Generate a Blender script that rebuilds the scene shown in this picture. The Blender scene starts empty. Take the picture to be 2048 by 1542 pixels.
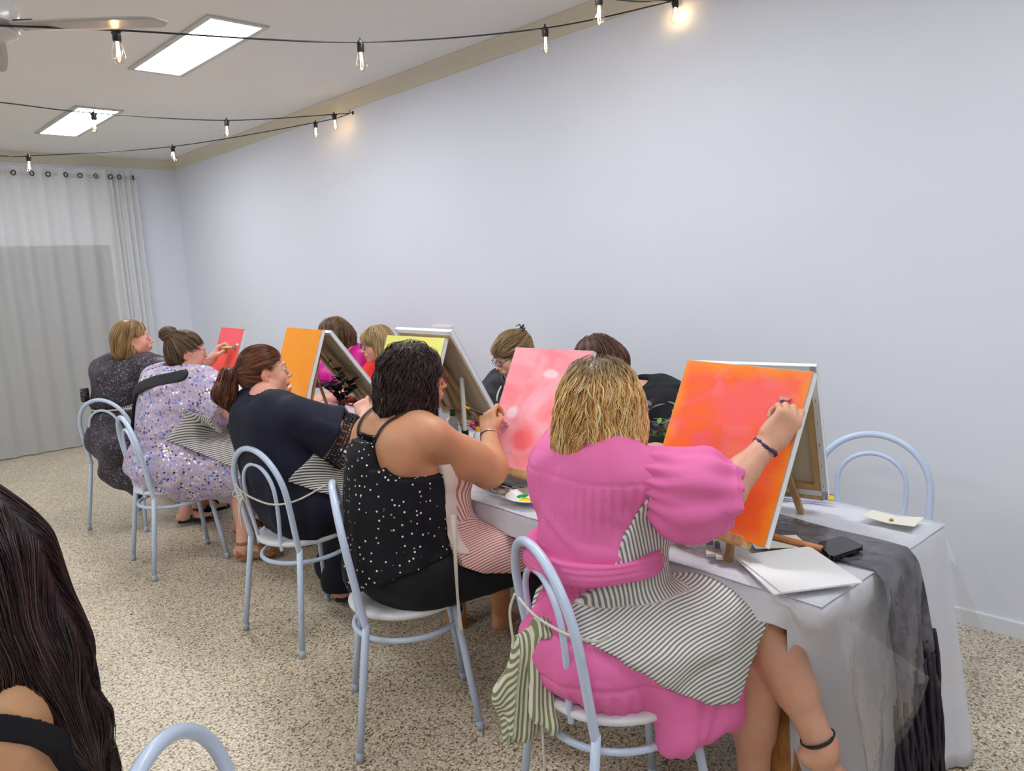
import bpy, bmesh, math, random
import numpy as np
from mathutils import Vector, Matrix
random.seed(7); RNG=np.random.default_rng(11)
COL=bpy.context.scene.collection
A=lambda *v: np.array(v,dtype=float)
def nrm(v): v=np.asarray(v,float); return v/(np.linalg.norm(v)+1e-12)
def lin(c):
    c=np.array(c,float)/255.; return tuple(np.where(c<=.04045,c/12.92,((c+.055)/1.055)**2.4))
# ---------------------------------------------------------------- materials
MATS={}
class NT:
    def __init__(s,name):
        s.m=bpy.data.materials.new(name); s.m.use_nodes=True; s.t=s.m.node_tree; s.b=s.t.nodes['Principled BSDF']; s.o=s.t.nodes['Material Output']
    def n(s,typ,**k):
        n=s.t.nodes.new(typ)
        for a,v in k.items():
            if a.startswith('i_'): n.inputs[a[2:].replace('_',' ')].default_value=v
            else: setattr(n,a,v)
        return n
    def l(s,a,b): s.t.links.new(a,b)
    def mix(s,fac,a,b,bt='MIX'):
        m=s.n('ShaderNodeMix',data_type='RGBA',blend_type=bt)
        for i,v in ((0,fac),(6,a),(7,b)):
            if hasattr(v,'is_output'): s.l(v,m.inputs[i])
            elif i==0: m.inputs[0].default_value=v
            else: m.inputs[i].default_value=(*v[:3],1)
        return m.outputs[2]
    def ramp(s,fac,stops,interp='LINEAR'):
        r=s.n('ShaderNodeValToRGB'); cr=r.color_ramp; cr.interpolation=interp
        while len(cr.elements)<len(stops): cr.elements.new(.5)
        for e,(p,c) in zip(cr.elements,stops): e.position=p; e.color=(*c[:3],1) if not np.isscalar(c) else (c,c,c,1)
        s.l(fac,r.inputs[0]); return r.outputs[0]
    def coord(s,kind='Object',scale=(1,1,1),rot=(0,0,0)):
        c=s.n('ShaderNodeTexCoord'); mp=s.n('ShaderNodeMapping'); mp.inputs['Scale'].default_value=scale; mp.inputs['Rotation'].default_value=rot
        s.l(c.outputs[kind],mp.inputs[0]); return mp.outputs[0]
    def noise(s,vec,scale,detail=3,rough=.5,out=0,dist=0):
        n=s.n('ShaderNodeTexNoise'); n.inputs['Scale'].default_value=scale; n.inputs['Detail'].default_value=detail; n.inputs['Roughness'].default_value=rough; n.inputs['Distortion'].default_value=dist
        if vec is not None: s.l(vec,n.inputs['Vector'])
        return n.outputs[out]
    def vor(s,vec,scale,out='Distance',**k):
        n=s.n('ShaderNodeTexVoronoi',**k); n.inputs['Scale'].default_value=scale; s.l(vec,n.inputs['Vector']); return n.outputs[out]
    def math(s,op,a,b=0,c=0):
        m=s.n('ShaderNodeMath',operation=op)
        for i,v in enumerate((a,b,c)):
            if hasattr(v,'is_output'): s.l(v,m.inputs[i])
            else: m.inputs[i].default_value=v
        return m.outputs[0]
    def bump(s,h,strength=.3,dist=.01):
        b=s.n('ShaderNodeBump'); b.inputs['Strength'].default_value=strength; b.inputs['Distance'].default_value=dist
        s.l(h,b.inputs['Height']); s.l(b.outputs[0],s.b.inputs['Normal'])
    def attr(s,name,out='Fac'):
        a=s.n('ShaderNodeAttribute'); a.attribute_name=name; return a.outputs[out]
    def set(s,col=None,**k):
        if col is not None:
            if hasattr(col,'is_output'): s.l(col,s.b.inputs['Base Color'])
            else: s.b.inputs['Base Color'].default_value=(*col[:3],1)
        for a,v in k.items():
            i=s.b.inputs[a.replace('_',' ')]
            if hasattr(v,'is_output'): s.l(v,i)
            else: i.default_value=v
        return s
def pm(name,col,rough=.5,bump=None,var=0,**k):
    if name in MATS: return MATS[name]
    t=NT(name); c=lin(col)
    if var:
        nz=t.noise(t.coord(),18,4); out=t.mix(nz,tuple(x*(1-var) for x in c),tuple(min(1,x*(1+var)) for x in c)); t.set(out)
    else: t.set(c)
    t.set(Roughness=rough,**k)
    if bump: t.bump(t.noise(t.coord(),bump[0],4),bump[1],bump[2] if len(bump)>2 else .003)
    MATS[name]=t.m; return t.m
# ---------------------------------------------------------------- objects
def link(o,parent=None,loc=None):
    COL.objects.link(o)
    if parent is not None: o.parent=parent
    if loc is not None: o.location=loc
    return o
def tag(o,label,cat,group=None,kind=None):
    if label: o['label']=label
    if cat: o['category']=cat
    if group: o['group']=group
    if kind: o['kind']=kind
    return o
def empty(name,loc=(0,0,0),rz=0,**k):
    o=bpy.data.objects.new(name,None); COL.objects.link(o); o.location=loc; o.rotation_euler=(0,0,rz); o.empty_display_size=.1
    if k: tag(o,k.get('label'),k.get('cat'),k.get('group'),k.get('kind'))
    return o
def mesh_np(name,V,F,mat=None,parent=None,smooth=True,attrs=None,mats=None,midx=None):
    """V (n,3); F (m,3|4) int array or list of polys"""
    me=bpy.data.meshes.new(name)
    V=np.asarray(V,np.float32)
    if isinstance(F,np.ndarray) and F.ndim==2:
        k=F.shape[1]; me.vertices.add(len(V)); me.vertices.foreach_set('co',V.ravel())
        me.loops.add(F.size); me.loops.foreach_set('vertex_index',F.astype(np.int32).ravel())
        me.polygons.add(len(F)); me.polygons.foreach_set('loop_start',np.arange(0,F.size,k,dtype=np.int32))
        me.update(calc_edges=True)
    else:
        me.from_pydata([tuple(map(float,v)) for v in V],[],[tuple(int(i) for i in f) for f in F]); me.update()
    if smooth: me.polygons.foreach_set('use_smooth',np.ones(len(me.polygons),bool))
    for m in (mats or ([mat] if mat else [])): me.materials.append(m)
    if midx is not None: me.polygons.foreach_set('material_index',np.asarray(midx,np.int32))
    for n,v in (attrs or {}).items():
        a=me.attributes.new(n,'FLOAT','POINT'); a.data.foreach_set('value',np.asarray(v,np.float32))
    me.update()
    o=bpy.data.objects.new(name,me); COL.objects.link(o)
    if parent is not None: o.parent=parent
    return o
class MB:
    """collects simple shapes into one mesh"""
    def __init__(s): s.V=[];s.F=[];s.n=0
    def add(s,V,F):
        V=np.asarray(V,float); s.V.append(V); s.F+= [tuple(int(i)+s.n for i in f) for f in F]; s.n+=len(V); return s
    def box(s,c,h,R=None,bev=0):
        c=A(*c);h=A(*h)
        bm=bmesh.new(); bmesh.ops.create_cube(bm,size=2)
        for v in bm.verts: v.co=Vector(h*np.array(v.co))
        if bev: bmesh.ops.bevel(bm,geom=bm.edges[:],offset=bev,segments=2,affect='EDGES',profile=.5)
        V=np.array([v.co[:] for v in bm.verts]); bm.verts.index_update(); F=[[v.index for v in f.verts] for f in bm.faces]; bm.free()
        if R is not None: V=V@np.asarray(R).T
        return s.add(V+c,F)
    def tube(s,pts,r,n=10,cap=True,flat=None):
        P=np.asarray(pts,float); m=len(P); r=np.broadcast_to(np.asarray(r,float),(m,)); T=np.gradient(P,axis=0); T/=np.linalg.norm(T,axis=1)[:,None]+1e-12
        u=nrm(np.cross(T[0],A(0,0,1) if abs(T[0][2])<.9 else A(1,0,0))); V=[]
        for i in range(m):
            u=u-T[i]*(u@T[i]); u=nrm(u); w=np.cross(T[i],u)
            a=np.arange(n)*2*math.pi/n; fx,fy=(flat if flat else (1,1))
            V.append(P[i]+r[i]*(np.cos(a)[:,None]*u*fx+np.sin(a)[:,None]*w*fy))
        F=[(i*n+j,i*n+(j+1)%n,(i+1)*n+(j+1)%n,(i+1)*n+j) for i in range(m-1) for j in range(n)]
        if cap: F+= [tuple(range(n))[::-1],tuple((m-1)*n+j for j in range(n))]
        return s.add(np.concatenate(V),F)
    def lathe(s,prof,c=(0,0,0),n=24,R=None):
        V=[];c=A(*c)
        for r,z in prof:
            for j in range(n): a=2*math.pi*j/n; V.append((r*math.cos(a),r*math.sin(a),z))
        V=np.array(V); 
        if R is not None: V=V@np.asarray(R).T
        m=len(prof); F=[(i*n+j,i*n+(j+1)%n,(i+1)*n+(j+1)%n,(i+1)*n+j) for i in range(m-1) for j in range(n)]
        F+=[tuple(range(n))[::-1],tuple((m-1)*n+j for j in range(n))]
        return s.add(V+c,F)
    def poly(s,V,thick=0,nrmv=(0,0,1)):
        V=np.asarray(V,float); n=len(V)
        if thick:
            W=V-A(*nrmv)*thick; return s.add(np.vstack([V,W]),[tuple(range(n)),tuple(range(2*n-1,n-1,-1))]+[(i,i+n,(i+1)%n+n,(i+1)%n) for i in range(n)])
        return s.add(V,[tuple(range(n))])
    def build(s,name,mat,parent=None,smooth=False,auto=None):
        o=mesh_np(name,np.concatenate(s.V),s.F,mat,parent,smooth)
        if auto is not None:
            o.data.polygons.foreach_set('use_smooth',np.ones(len(o.data.polygons),bool))
            bm=bmesh.new(); bm.from_mesh(o.data)
            for e in bm.edges:
                if len(e.link_faces)==2 and e.calc_face_angle(0)>math.radians(auto): e.smooth=False
            bm.to_mesh(o.data); bm.free()
        return o
def spline(P,n=8,closed=False):
    P=np.asarray(P,float); m=len(P); out=[]
    g=(lambda i:P[i%m]) if closed else (lambda i:P[min(max(i,0),m-1)])
    for i in range(m if closed else m-1):
        p0,p1,p2,p3=g(i-1),g(i),g(i+1),g(i+2)
        for t in np.arange(n)/n: out.append(.5*((2*p1)+(-p0+p2)*t+(2*p0-5*p1+4*p2-p3)*t*t+(-p0+3*p1-3*p2+p3)*t**3))
    if not closed: out.append(P[-1])
    return np.array(out)
def rotz(a): c,s=math.cos(a),math.sin(a); return np.array([[c,-s,0],[s,c,0],[0,0,1]])
def frame(d,up=(0,0,1)):
    """columns: side, dir, up"""
    d=nrm(d); r=nrm(np.cross(d,up)); u=np.cross(r,d); return np.array([r,d,u]).T
def copy_tree(o,parent=None):
    c=o.copy(); COL.objects.link(c); c.parent=parent
    for ch in list(o.children): copy_tree(ch,c)
    return c
def grid_mesh(name,G,mat,parent=None,thick=0,attrs=None,smooth=True,closed_u=False):
    """G (nu,nv,3) grid; optional thickness as a solid"""
    nu,nv=G.shape[:2]; idx=np.arange(nu*nv).reshape(nu,nv)
    if closed_u: idx=np.vstack([idx,idx[:1]])
    F=np.stack([idx[:-1,:-1],idx[1:,:-1],idx[1:,1:],idx[:-1,1:]],-1).reshape(-1,4); V=G.reshape(-1,3)
    at={k:np.asarray(v).reshape(-1) for k,v in (attrs or {}).items()}
    if thick:
        du=np.gradient(G,axis=0);dv=np.gradient(G,axis=1); N=np.cross(du,dv); N/=np.linalg.norm(N,axis=-1,keepdims=True)+1e-12
        W=(G-N*thick).reshape(-1,3); n=len(V); F2=F[:,::-1]+n
        if closed_u: b=[]
        else: b=[(idx[i,0],idx[i,0]+n,idx[i+1,0]+n,idx[i+1,0]) for i in range(nu-1)]+[(idx[i+1,-1],idx[i+1,-1]+n,idx[i,-1]+n,idx[i,-1]) for i in range(nu-1)]
        b+= [(idx[0,j+1],idx[0,j+1]+n,idx[0,j]+n,idx[0,j]) for j in range(nv-1)]+[(idx[-1,j],idx[-1,j]+n,idx[-1,j+1]+n,idx[-1,j+1]) for j in range(nv-1)] if not closed_u else \
           [(idx[i,0],idx[i,0]+n,idx[i+1,0]+n,idx[i+1,0]) for i in range(nu)]+[(idx[i+1,-1],idx[i+1,-1]+n,idx[i,-1]+n,idx[i,-1]) for i in range(nu)]
        V=np.vstack([V,W]); F=np.vstack([F,F2,np.array(b)]); at={k:np.concatenate([v,v]) for k,v in at.items()}
    return mesh_np(name,V,F,mat,parent,smooth,at)
# ---------------------------------------------------------------- SDF modelling
class Pr:
    __slots__=('f','lo','hi','k','op')
    def __init__(s,f,lo,hi,k,op): s.f,s.lo,s.hi,s.k,s.op=f,np.asarray(lo,float),np.asarray(hi,float),k,op
def rc(a,b,ra,rb,k=.02,op='add',flat=None):
    """rounded cone a->b. flat=(axis vec, ratio): section squashed along axis"""
    a=np.asarray(a,float);b=np.asarray(b,float);ab=b-a;L=ab@ab+1e-12
    def f(P):
        q=P-a; h=np.clip((q@ab)/L,0,1); v=q-h[:,None]*ab
        if flat is not None: ax=flat[0]; c=v@ax; v=v+np.outer(c*(1/flat[1]-1),ax)
        return np.sqrt((v*v).sum(1))-(ra+(rb-ra)*h)
    R=max(ra,rb); return Pr(f,np.minimum(a,b)-R,np.maximum(a,b)+R,k,op)
def el(c,r,M=None,k=.02,op='add'):
    c=np.asarray(c,float);r=np.asarray(r,float);M=np.eye(3) if M is None else M
    def f(P):
        q=(P-c)@M; k0=np.sqrt(((q/r)**2).sum(1)); k1=np.sqrt(((q/(r*r))**2).sum(1))+1e-9; return k0*(k0-1)/k1
    e=np.sqrt(((M*r)**2).sum(1)); return Pr(f,c-e,c+e,k,op)
def bx(c,h,M=None,rd=.01,k=.01,op='add'):
    c=np.asarray(c,float);h=np.asarray(h,float);M=np.eye(3) if M is None else M
    def f(P):
        q=np.abs((P-c)@M)-(h-rd); return np.sqrt((np.maximum(q,0)**2).sum(1))+np.minimum(q.max(1),0)-rd
    e=(np.abs(M)*h).sum(1); return Pr(f,c-e,c+e,k,op)
def comb(d,e,k,op):
    if op=='add':
        if k<=0: return np.minimum(d,e)
        h=np.clip(.5+.5*(e-d)/k,0,1); return e*(1-h)+d*h-k*h*(1-h)
    if op=='sub': e=-e
    if k<=0: return np.maximum(d,e)
    h=np.clip(.5-.5*(e-d)/k,0,1); return e*(1-h)+d*h+k*h*(1-h)
def sdf(prims,P):
    d=np.full(len(P),.5)
    for p in prims: d=comb(d,p.f(P),p.k,p.op)
    return d
def sdf_grad(prims,P,e=.002):
    d=sdf(prims,P); g=np.stack([sdf(prims,P+A(*(e*np.eye(3)[i])))-d for i in range(3)],1); return d,g/(np.linalg.norm(g,axis=1)[:,None]+1e-9)
def nets(prims,h=.006,off=0.,clip=None,post=None):
    """surface nets over smooth union. clip: list of (point,normal) halfspaces kept where (P-p).n<0"""
    ad=[p for p in prims if p.op=='add']
    lo=np.min([p.lo for p in ad],0)-off-3*h-.01; hi=np.max([p.hi for p in ad],0)+off+3*h+.01
    for c in (clip or []):
        if len(c)==2:
            n=np.asarray(c[1],float)
            for ax in range(3):
                if abs(n[ax])>.999:
                    if n[ax]>0: hi[ax]=min(hi[ax],c[0][ax]+3*h)
                    else: lo[ax]=max(lo[ax],c[0][ax]-3*h)
    N=np.ceil((hi-lo)/h).astype(int)+1; D=np.full(N,.5,np.float32)
    for p in prims:
        m=p.k+3*h+off+.004
        a=np.clip(np.floor((p.lo-m-lo)/h).astype(int),0,N); b=np.clip(np.ceil((p.hi+m-lo)/h).astype(int)+1,0,N)
        if (b<=a).any(): continue
        if p.op=='int': a=np.zeros(3,int); b=N
        g=np.meshgrid(*[lo[i]+h*np.arange(a[i],b[i]) for i in range(3)],indexing='ij')
        P=np.stack([x.ravel() for x in g],1); sl=tuple(slice(a[i],b[i]) for i in range(3))
        D[sl]=comb(D[sl].ravel(),p.f(P)+(off if p.op=='sub' else 0),p.k,p.op).reshape(D[sl].shape)
    D-=off
    if clip or post:
        ax=[lo[i]+h*np.arange(N[i]) for i in range(3)]
        for c in (clip or []):
            if len(c)==2:
                p,n=c; e=(ax[0][:,None,None]-p[0])*n[0]+(ax[1][None,:,None]-p[1])*n[1]+(ax[2][None,None,:]-p[2])*n[2]
                D=np.maximum(D,e)
        if post:
            m=D<.03; I=np.argwhere(m); P=lo+h*I; D[m]=post(P,D[m])
    D[0]=D[-1]=.5; D[:,0]=D[:,-1]=.5; D[:,:,0]=D[:,:,-1]=.5
    S=D<0
    c=[S[i:N[0]-1+i,j:N[1]-1+j,k:N[2]-1+k] for i in(0,1) for j in(0,1) for k in(0,1)]
    an=c[0].copy(); al=c[0].copy()
    for x in c[1:]: an|=x; al&=x
    C=np.argwhere(an&~al); ids=np.full(an.shape,-1,np.int32); ids[tuple(C.T)]=np.arange(len(C))
    offs=np.array([(i,j,k) for i in(0,1) for j in(0,1) for k in(0,1)])
    vals=np.stack([D[tuple((C+o).T)] for o in offs],1)
    acc=np.zeros((len(C),3)); cnt=np.zeros(len(C))
    for x in range(8):
        for y in range(x+1,8):
            if np.abs(offs[x]-offs[y]).sum()!=1: continue
            va,vb=vals[:,x],vals[:,y]; m=(va<0)!=(vb<0); t=np.where(m,va/(va-vb+1e-20),0)
            acc+=(m[:,None])*(offs[x]+(offs[y]-offs[x])*t[:,None]); cnt+=m
    V=lo+h*(C+acc/cnt[:,None])
    F=[]
    for axis in range(3):
        sl0=[slice(None)]*3; sl1=[slice(None)]*3; sl0[axis]=slice(0,-1); sl1[axis]=slice(1,None)
        s0,s1=S[tuple(sl0)],S[tuple(sl1)]; E=np.argwhere(s0!=s1); fl=s0[tuple(E.T)]
        u,v=(axis+1)%3,(axis+2)%3; eu=np.eye(3,dtype=int)[u]; ev=np.eye(3,dtype=int)[v]
        q=np.stack([ids[tuple((E+o).T)] for o in (-eu-ev,-ev,0*eu,-eu)],1)
        q=np.where(fl[:,None],q,q[:,::-1]); F.append(q)
    F=np.vstack(F); F=F[(F>=0).all(1)]
    return V,F
def vnormals(V,F):
    n=np.cross(V[F[:,2]]-V[F[:,0]],V[F[:,3]]-V[F[:,1]]) if F.shape[1]==4 else np.cross(V[F[:,1]]-V[F[:,0]],V[F[:,2]]-V[F[:,0]])
    N=np.zeros_like(V)
    for i in range(F.shape[1]): np.add.at(N,F[:,i],n)
    return N/(np.linalg.norm(N,axis=1)[:,None]+1e-12)
def wob(P,freq,seed=0,n=7):
    g=np.random.default_rng(seed); s=0
    for i in range(n):
        d=nrm(g.normal(size=3))*freq*(.6+.9*g.random()); s=s+np.sin(P@d*2*math.pi+g.random()*7+1.3*np.sin(P@np.roll(d,1)*3+i))
    return s/math.sqrt(n)
def ridges(P,freq,axis,seed=0,stretch=.25):
    """elongated folds running along axis"""
    ax=nrm(axis); c=P@ax; Q=P-np.outer(c*(1-stretch),ax); w=wob(Q,freq,seed); return 1-np.abs(w)*1.2
def garment(name,prims,mat,parent,h=.006,off=0.,clip=None,post=None,disp=None,attr=None,**k):
    V,F=nets(prims,h,off,clip,post); N=vnormals(V,F)
    if disp is not None: V=V+N*disp(V)[:,None]
    return mesh_np(name,V,F,mat,parent,True,attr(V,N) if attr else None,**k)
# ================================================================ SETTING
CZ=2.915; WX=3.3726; WY=8.70; LX=-2.6; FY=-2.6
def wallmat(name,col,bs=.05):
    t=NT(name); n=t.noise(t.coord(),3,4); c=lin(col); t.set(t.mix(n,tuple(x*.97 for x in c),c),Roughness=.75); t.bump(t.noise(t.coord(),180,2),bs,.002); MATS[name]=t.m; return t.m
M_WALL=wallmat('wall_paint',(226,230,240)); M_CEIL=wallmat('ceiling_paint',(238,236,231)); M_CORN=wallmat('cornice_paint',(218,211,190)); M_TRIM=pm('trim_gloss',(228,232,238),.3)
def floor_mat():
    t=NT('pebble_floor'); c=t.coord(); 
    v=t.n('ShaderNodeTexVoronoi'); v.inputs['Scale'].default_value=150; t.l(c,v.inputs['Vector'])
    sep=t.n('ShaderNodeSeparateColor'); t.l(v.outputs['Color'],sep.inputs[0])
    base=t.ramp(sep.outputs[0],[(0,lin((126,112,92))),(.08,lin((160,142,116))),(.18,lin((218,206,182))),(.6,lin((232,222,200))),(.85,lin((212,190,160))),(.95,lin((246,240,224)))],'CONSTANT')
    ed=t.ramp(v.outputs['Distance'],[(.35,(1,1,1)),(.8,(.66,.62,.56))])
    big=t.ramp(t.noise(c,2.2,3),[(.3,(.9,.9,.9)),(.7,(1.06,1.05,1.04))])
    sp=t.ramp(t.noise(c,88,2,.6),[(.34,(.30,.26,.21)),(.42,(1,1,1))])
    col=t.mix(1.,t.mix(1.,t.mix(.8,base,ed,'MULTIPLY'),big,'MULTIPLY'),sp,'MULTIPLY')
    t.set(col,Roughness=.32); t.b.inputs['Specular IOR Level'].default_value=.45
    t.bump(v.outputs['Distance'],.25,.002); return t.m
M_FLOOR=floor_mat()
def struct(name,mb,mat,parent=None,**k):
    o=mb.build(name,mat,parent,**k)
    if parent is None: o['kind']='structure'
    return o
struct('floor',MB().box(((LX+WX)/2,(FY+WY)/2,-.05),((WX-LX)/2+.1,(WY-FY)/2+.1,.05)),M_FLOOR)
struct('ceiling',MB().box(((LX+WX)/2,(FY+WY)/2,CZ+.05),((WX-LX)/2+.1,(WY-FY)/2+.1,.05)),M_CEIL)
struct('wall_right',MB().box((WX+.05,(FY+WY)/2,CZ/2),(.05,(WY-FY)/2,CZ/2)),M_WALL)
struct('wall_left',MB().box((LX-.05,(FY+WY)/2,CZ/2),(.05,(WY-FY)/2,CZ/2)),M_WALL)
struct('wall_front',MB().box(((LX+WX)/2,FY-.05,CZ/2),((WX-LX)/2,.05,CZ/2)),M_WALL)
DX0,DX1,DZ=-.6,2.62,2.03
b=MB(); b.box(((LX+DX0)/2,WY+.05,CZ/2),((DX0-LX)/2,.05,CZ/2)); b.box(((DX1+WX)/2,WY+.05,CZ/2),((WX-DX1)/2,.05,CZ/2)); b.box(((DX0+DX1)/2,WY+.05,(CZ+DZ)/2),((DX1-DX0)/2,.05,(CZ-DZ)/2))
struct('wall_back',b,M_WALL)
# sliding glass door behind the sheer curtain
M_ALU=pm('dark_aluminium',(92,94,98),.4,Metallic=.6); M_NIGHT=pm('night_glass',(74,76,84),.08)
dr=empty('door_1',((DX0+DX1)/2,WY+.05,0)); dr['kind']='structure'
w=(DX1-DX0)/2; b=MB()
for x in (-w+.03,0,w-.03): b.box((x,0,DZ/2),(.03,.03,DZ/2),bev=.003)
for z in (.03,DZ-.03): b.box((0,0,z),(w,.03,.03),bev=.003)
b.build('door_frame',M_ALU,dr)
for x in (-w/2,w/2): MB().box((x,.01,DZ/2),(w/2-.04,.006,DZ/2-.06)).build('glass_pane',M_NIGHT,dr)
MB().box((.05,-.045,1.02),(.012,.015,.12),bev=.005).build('door_handle',M_ALU,dr)
# cornice (cove) + baseboards
def cove(name,p0,p1,inn):
    p0=A(*p0);p1=A(*p1);inn=A(*inn); S=.092; prof=[(0,0),(S,0),(S,-.008),(.066,-.022),(.040,-.042),(.020,-.064),(.008,-S+.004),(0,-S)]
    V=[];
    for p in (p0,p1):
        for a,z in prof: V.append(p+inn*a+A(0,0,z))
    n=len(prof); F=[tuple(range(n)),tuple(range(2*n-1,n-1,-1))]+[(i,i+n,(i+1)%n+n,(i+1)%n) for i in range(n)]
    struct(name,MB().add(V,F),M_CORN)
cove('trim_1',(WX,FY,CZ),(WX,WY,CZ),(-1,0,0)); cove('trim_2',(LX,WY,CZ),(WX,WY,CZ),(0,-1,0)); cove('trim_3',(LX,FY,CZ),(LX,WY,CZ),(1,0,0))
def bb(name,c,h): struct(name,MB().box(c,h,bev=.004),M_TRIM)
bb('baseboard_right',(WX-.007,(FY+WY)/2,.033),(.008,(WY-FY)/2,.035)); bb('baseboard_left',(LX+.007,(FY+WY)/2,.033),(.008,(WY-FY)/2,.035))
bb('baseboard_back',((DX1+WX)/2,WY-.007,.033),((WX-DX1)/2-.02,.008,.035))
# ---------------------------------------------------------------- ceiling panel lights
t=NT('lit_panel'); t.set((.9,.9,.9)); t.b.inputs['Emission Color'].default_value=(.93,.965,1,1); t.b.inputs['Emission Strength'].default_value=24; M_LIT=t.m
M_PF=pm('panel_frame',(196,196,192),.4)
def panel(x,y,label):
    r=empty('ceiling_light',(x,y,CZ),label=label,cat='light',group='flush ceiling light panels')
    W_,L_=.138,.575; b=MB()
    for sx in (-1,1): b.box((sx*(W_+.016),0,-.005),(.016,L_+.032,.006),bev=.002)
    for sy in (-1,1): b.box((0,sy*(L_+.016),-.005),(W_,.016,.006),bev=.002)
    b.build('frame',M_PF,r); MB().box((0,0,-.003),(W_,L_,.003)).build('diffuser',M_LIT,r)
panel(1.962,4.575,'larger-looking lit ceiling panel crossed by the nearest bulb string')
panel(1.975,6.98,'smaller-looking lit ceiling panel towards the curtained wall')
for i,(x,y) in enumerate([(1.95,2.17),(1.95,-.24),(-.75,4.575),(-.75,6.98),(-.75,2.17),(-.75,-.24)]):
    panel(x,y,['lit ceiling panel above the near end of the table','lit ceiling panel above the standing viewer','lit ceiling panel over the empty left half of the room, middle','lit ceiling panel at the far left by the curtain','lit ceiling panel at the left above the dark-haired woman','lit ceiling panel in the near left corner of the room'][i])
# ---------------------------------------------------------------- bulb strings
M_BLK=pm('black_rubber',(28,28,30),.45)
t=NT('bulb_glass'); g=t.n('ShaderNodeBsdfGlossy'); g.inputs['Roughness'].default_value=.03; tr=t.n('ShaderNodeBsdfTransparent'); tr.inputs[0].default_value=(1,.965,.9,1)
fr=t.n('ShaderNodeLayerWeight'); fr.inputs[0].default_value=.35; mx=t.n('ShaderNodeMixShader'); t.l(t.math('MULTIPLY',fr.outputs['Facing'],.55),mx.inputs[0]); t.l(tr.outputs[0],mx.inputs[1]); t.l(g.outputs[0],mx.inputs[2]); t.l(mx.outputs[0],t.o.inputs[0]); M_BG=t.m
t=NT('filament_glow'); t.set((1,.7,.3)); t.b.inputs['Emission Color'].default_value=(1,.50,.16,1); t.b.inputs['Emission Strength'].default_value=24; M_FIL=t.m
t=NT('filament_core'); t.set((1,.9,.6)); t.b.inputs['Emission Color'].default_value=(1,.66,.30,1); t.b.inputs['Emission Strength'].default_value=85; M_CORE=t.m
def make_bulb():
    r=empty('string_light_bulb')
    MB().lathe([(.0,.006),(.009,.006),(.0135,.0),(.0155,-.008),(.0155,-.034),(.0135,-.038),(.0135,-.041),(0,-.041)],n=16).build('socket',M_BLK,r,auto=40)
    b=MB().tube([(-.022,0,-.006),(.022,0,-.006)],.0055,8); b.tube([(0,-.001,.004),(0,0,.018)],.004,6); b.build('cable_clamp',M_BLK,r,True)
    MB().lathe([(.0125,-.040),(.0135,-.048),(.019,-.068),(.0228,-.086),(.0228,-.095),(.018,-.108),(.009,-.1145),(.0015,-.116)],n=20).build('glass_bulb',M_BG,r,True)
    b=MB()
    for k in range(4):
        a=k*math.pi/2+.4; b.tube([(.004*math.cos(a),.004*math.sin(a),-.050),(.0062*math.cos(a+.5),.0062*math.sin(a+.5),-.092)],.0013,5)
    b.build('filament',M_CORE,r,True)
    MB().tube([(0,0,-.042),(0,0,-.054)],[.006,.004],8).build('filament_stem',M_FIL,r,True)
    return r
BUL0=make_bulb(); bulb_used=[0]
def bulb(p,label,group,rz=0,tilt=0):
    o=BUL0 if not bulb_used[0] else copy_tree(BUL0); bulb_used[0]=1; o.location=p; o.rotation_euler=(tilt,0.08*math.sin(rz*5),rz)
    tag(o,label,'string light bulb',group)
def cable(name,pts,label,sag=.02,r=.0035):
    """pts: bulb/anchor points; light sag between"""
    P=np.array(pts,float); out=[]
    S=spline(P,10); 
    for i,p in enumerate(S): out.append(p)
    o=MB().tube(out,r,6).build(name,M_BLK,None,True); tag(o,label,'cable'); return o
HK1=A(3.345,2.244,2.80); HK2=A(3.345,5.122,2.79)
SA=[A(-2.59,3.9,2.80),A(-.9,3.6,2.50),A(.1,3.28,2.42),A(.60,3.07,2.43),A(1.033,3.054,2.482),A(1.931,2.837,2.531),A(2.809,2.587,2.673),HK1]
cable('string_light_cable',SA,'black cable of the nearest bulb string crossing the upper photo')
ST=[A(-2.59,.8,2.8),A(-.6,1.2,2.5),A(1.2,1.7,2.47),A(2.509,2.016,2.60),HK1+A(0,0,.004)]
cable('string_light_cable',ST,'short stretch of black cable leaving the top edge above the wall hook')
SB=[A(-2.59,4.9,2.83),A(-.6,4.95,2.66),A(.6,5.03,2.60),A(1.062,5.081,2.613),A(1.559,5.163,2.62),A(2.453,5.305,2.685),A(3.254,5.20,2.785),HK2]
cable('string_light_cable',SB,'upper cable of the two meeting at the far wall hook')
SC=[A(-2.59,7.3,2.82),A(-.8,7.2,2.62),A(.8,6.9,2.57),A(1.36,6.746,2.578),A(1.537,6.718,2.585),A(2.401,6.182,2.635),A(3.208,5.40,2.755),HK2+A(0,0,-.004)]
cable('string_light_cable',SC,'lower cable of the two meeting at the far wall hook, passing over the curtain top')
for (p,l,g) in [(SA[4],'glowing clear bulb on the nearest string, at the top left below the fan blade',1),(SA[5],'glowing bulb at the middle of the nearest string, right of the larger ceiling panel',1),(SA[6],'glowing bulb on the nearest string in front of the cornice',1),
    (ST[3],'large bulb cut by the top edge, hanging over the white wall',2),(HK1+A(-.012,-.035,.0),'bulb beside the white wall that casts an amber glow on the paint',2),
    (SB[4],'bulb in front of the smaller ceiling panel',3),(SB[5],'bulb on the upper far string, midway between panel and wall hook',3),(SB[6],'bulb on the upper far string closest to the wall hook',3),
    (SC[4],'leftmost bulb of the lowest string, above the curtain rings',4),(SC[5],'bulb of the lowest string above the room corner',4),(SC[6],'bulb of the lowest string nearest the wall hook',4)]:
    bulb(p,l,None,rz=random.random()*6)
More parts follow.
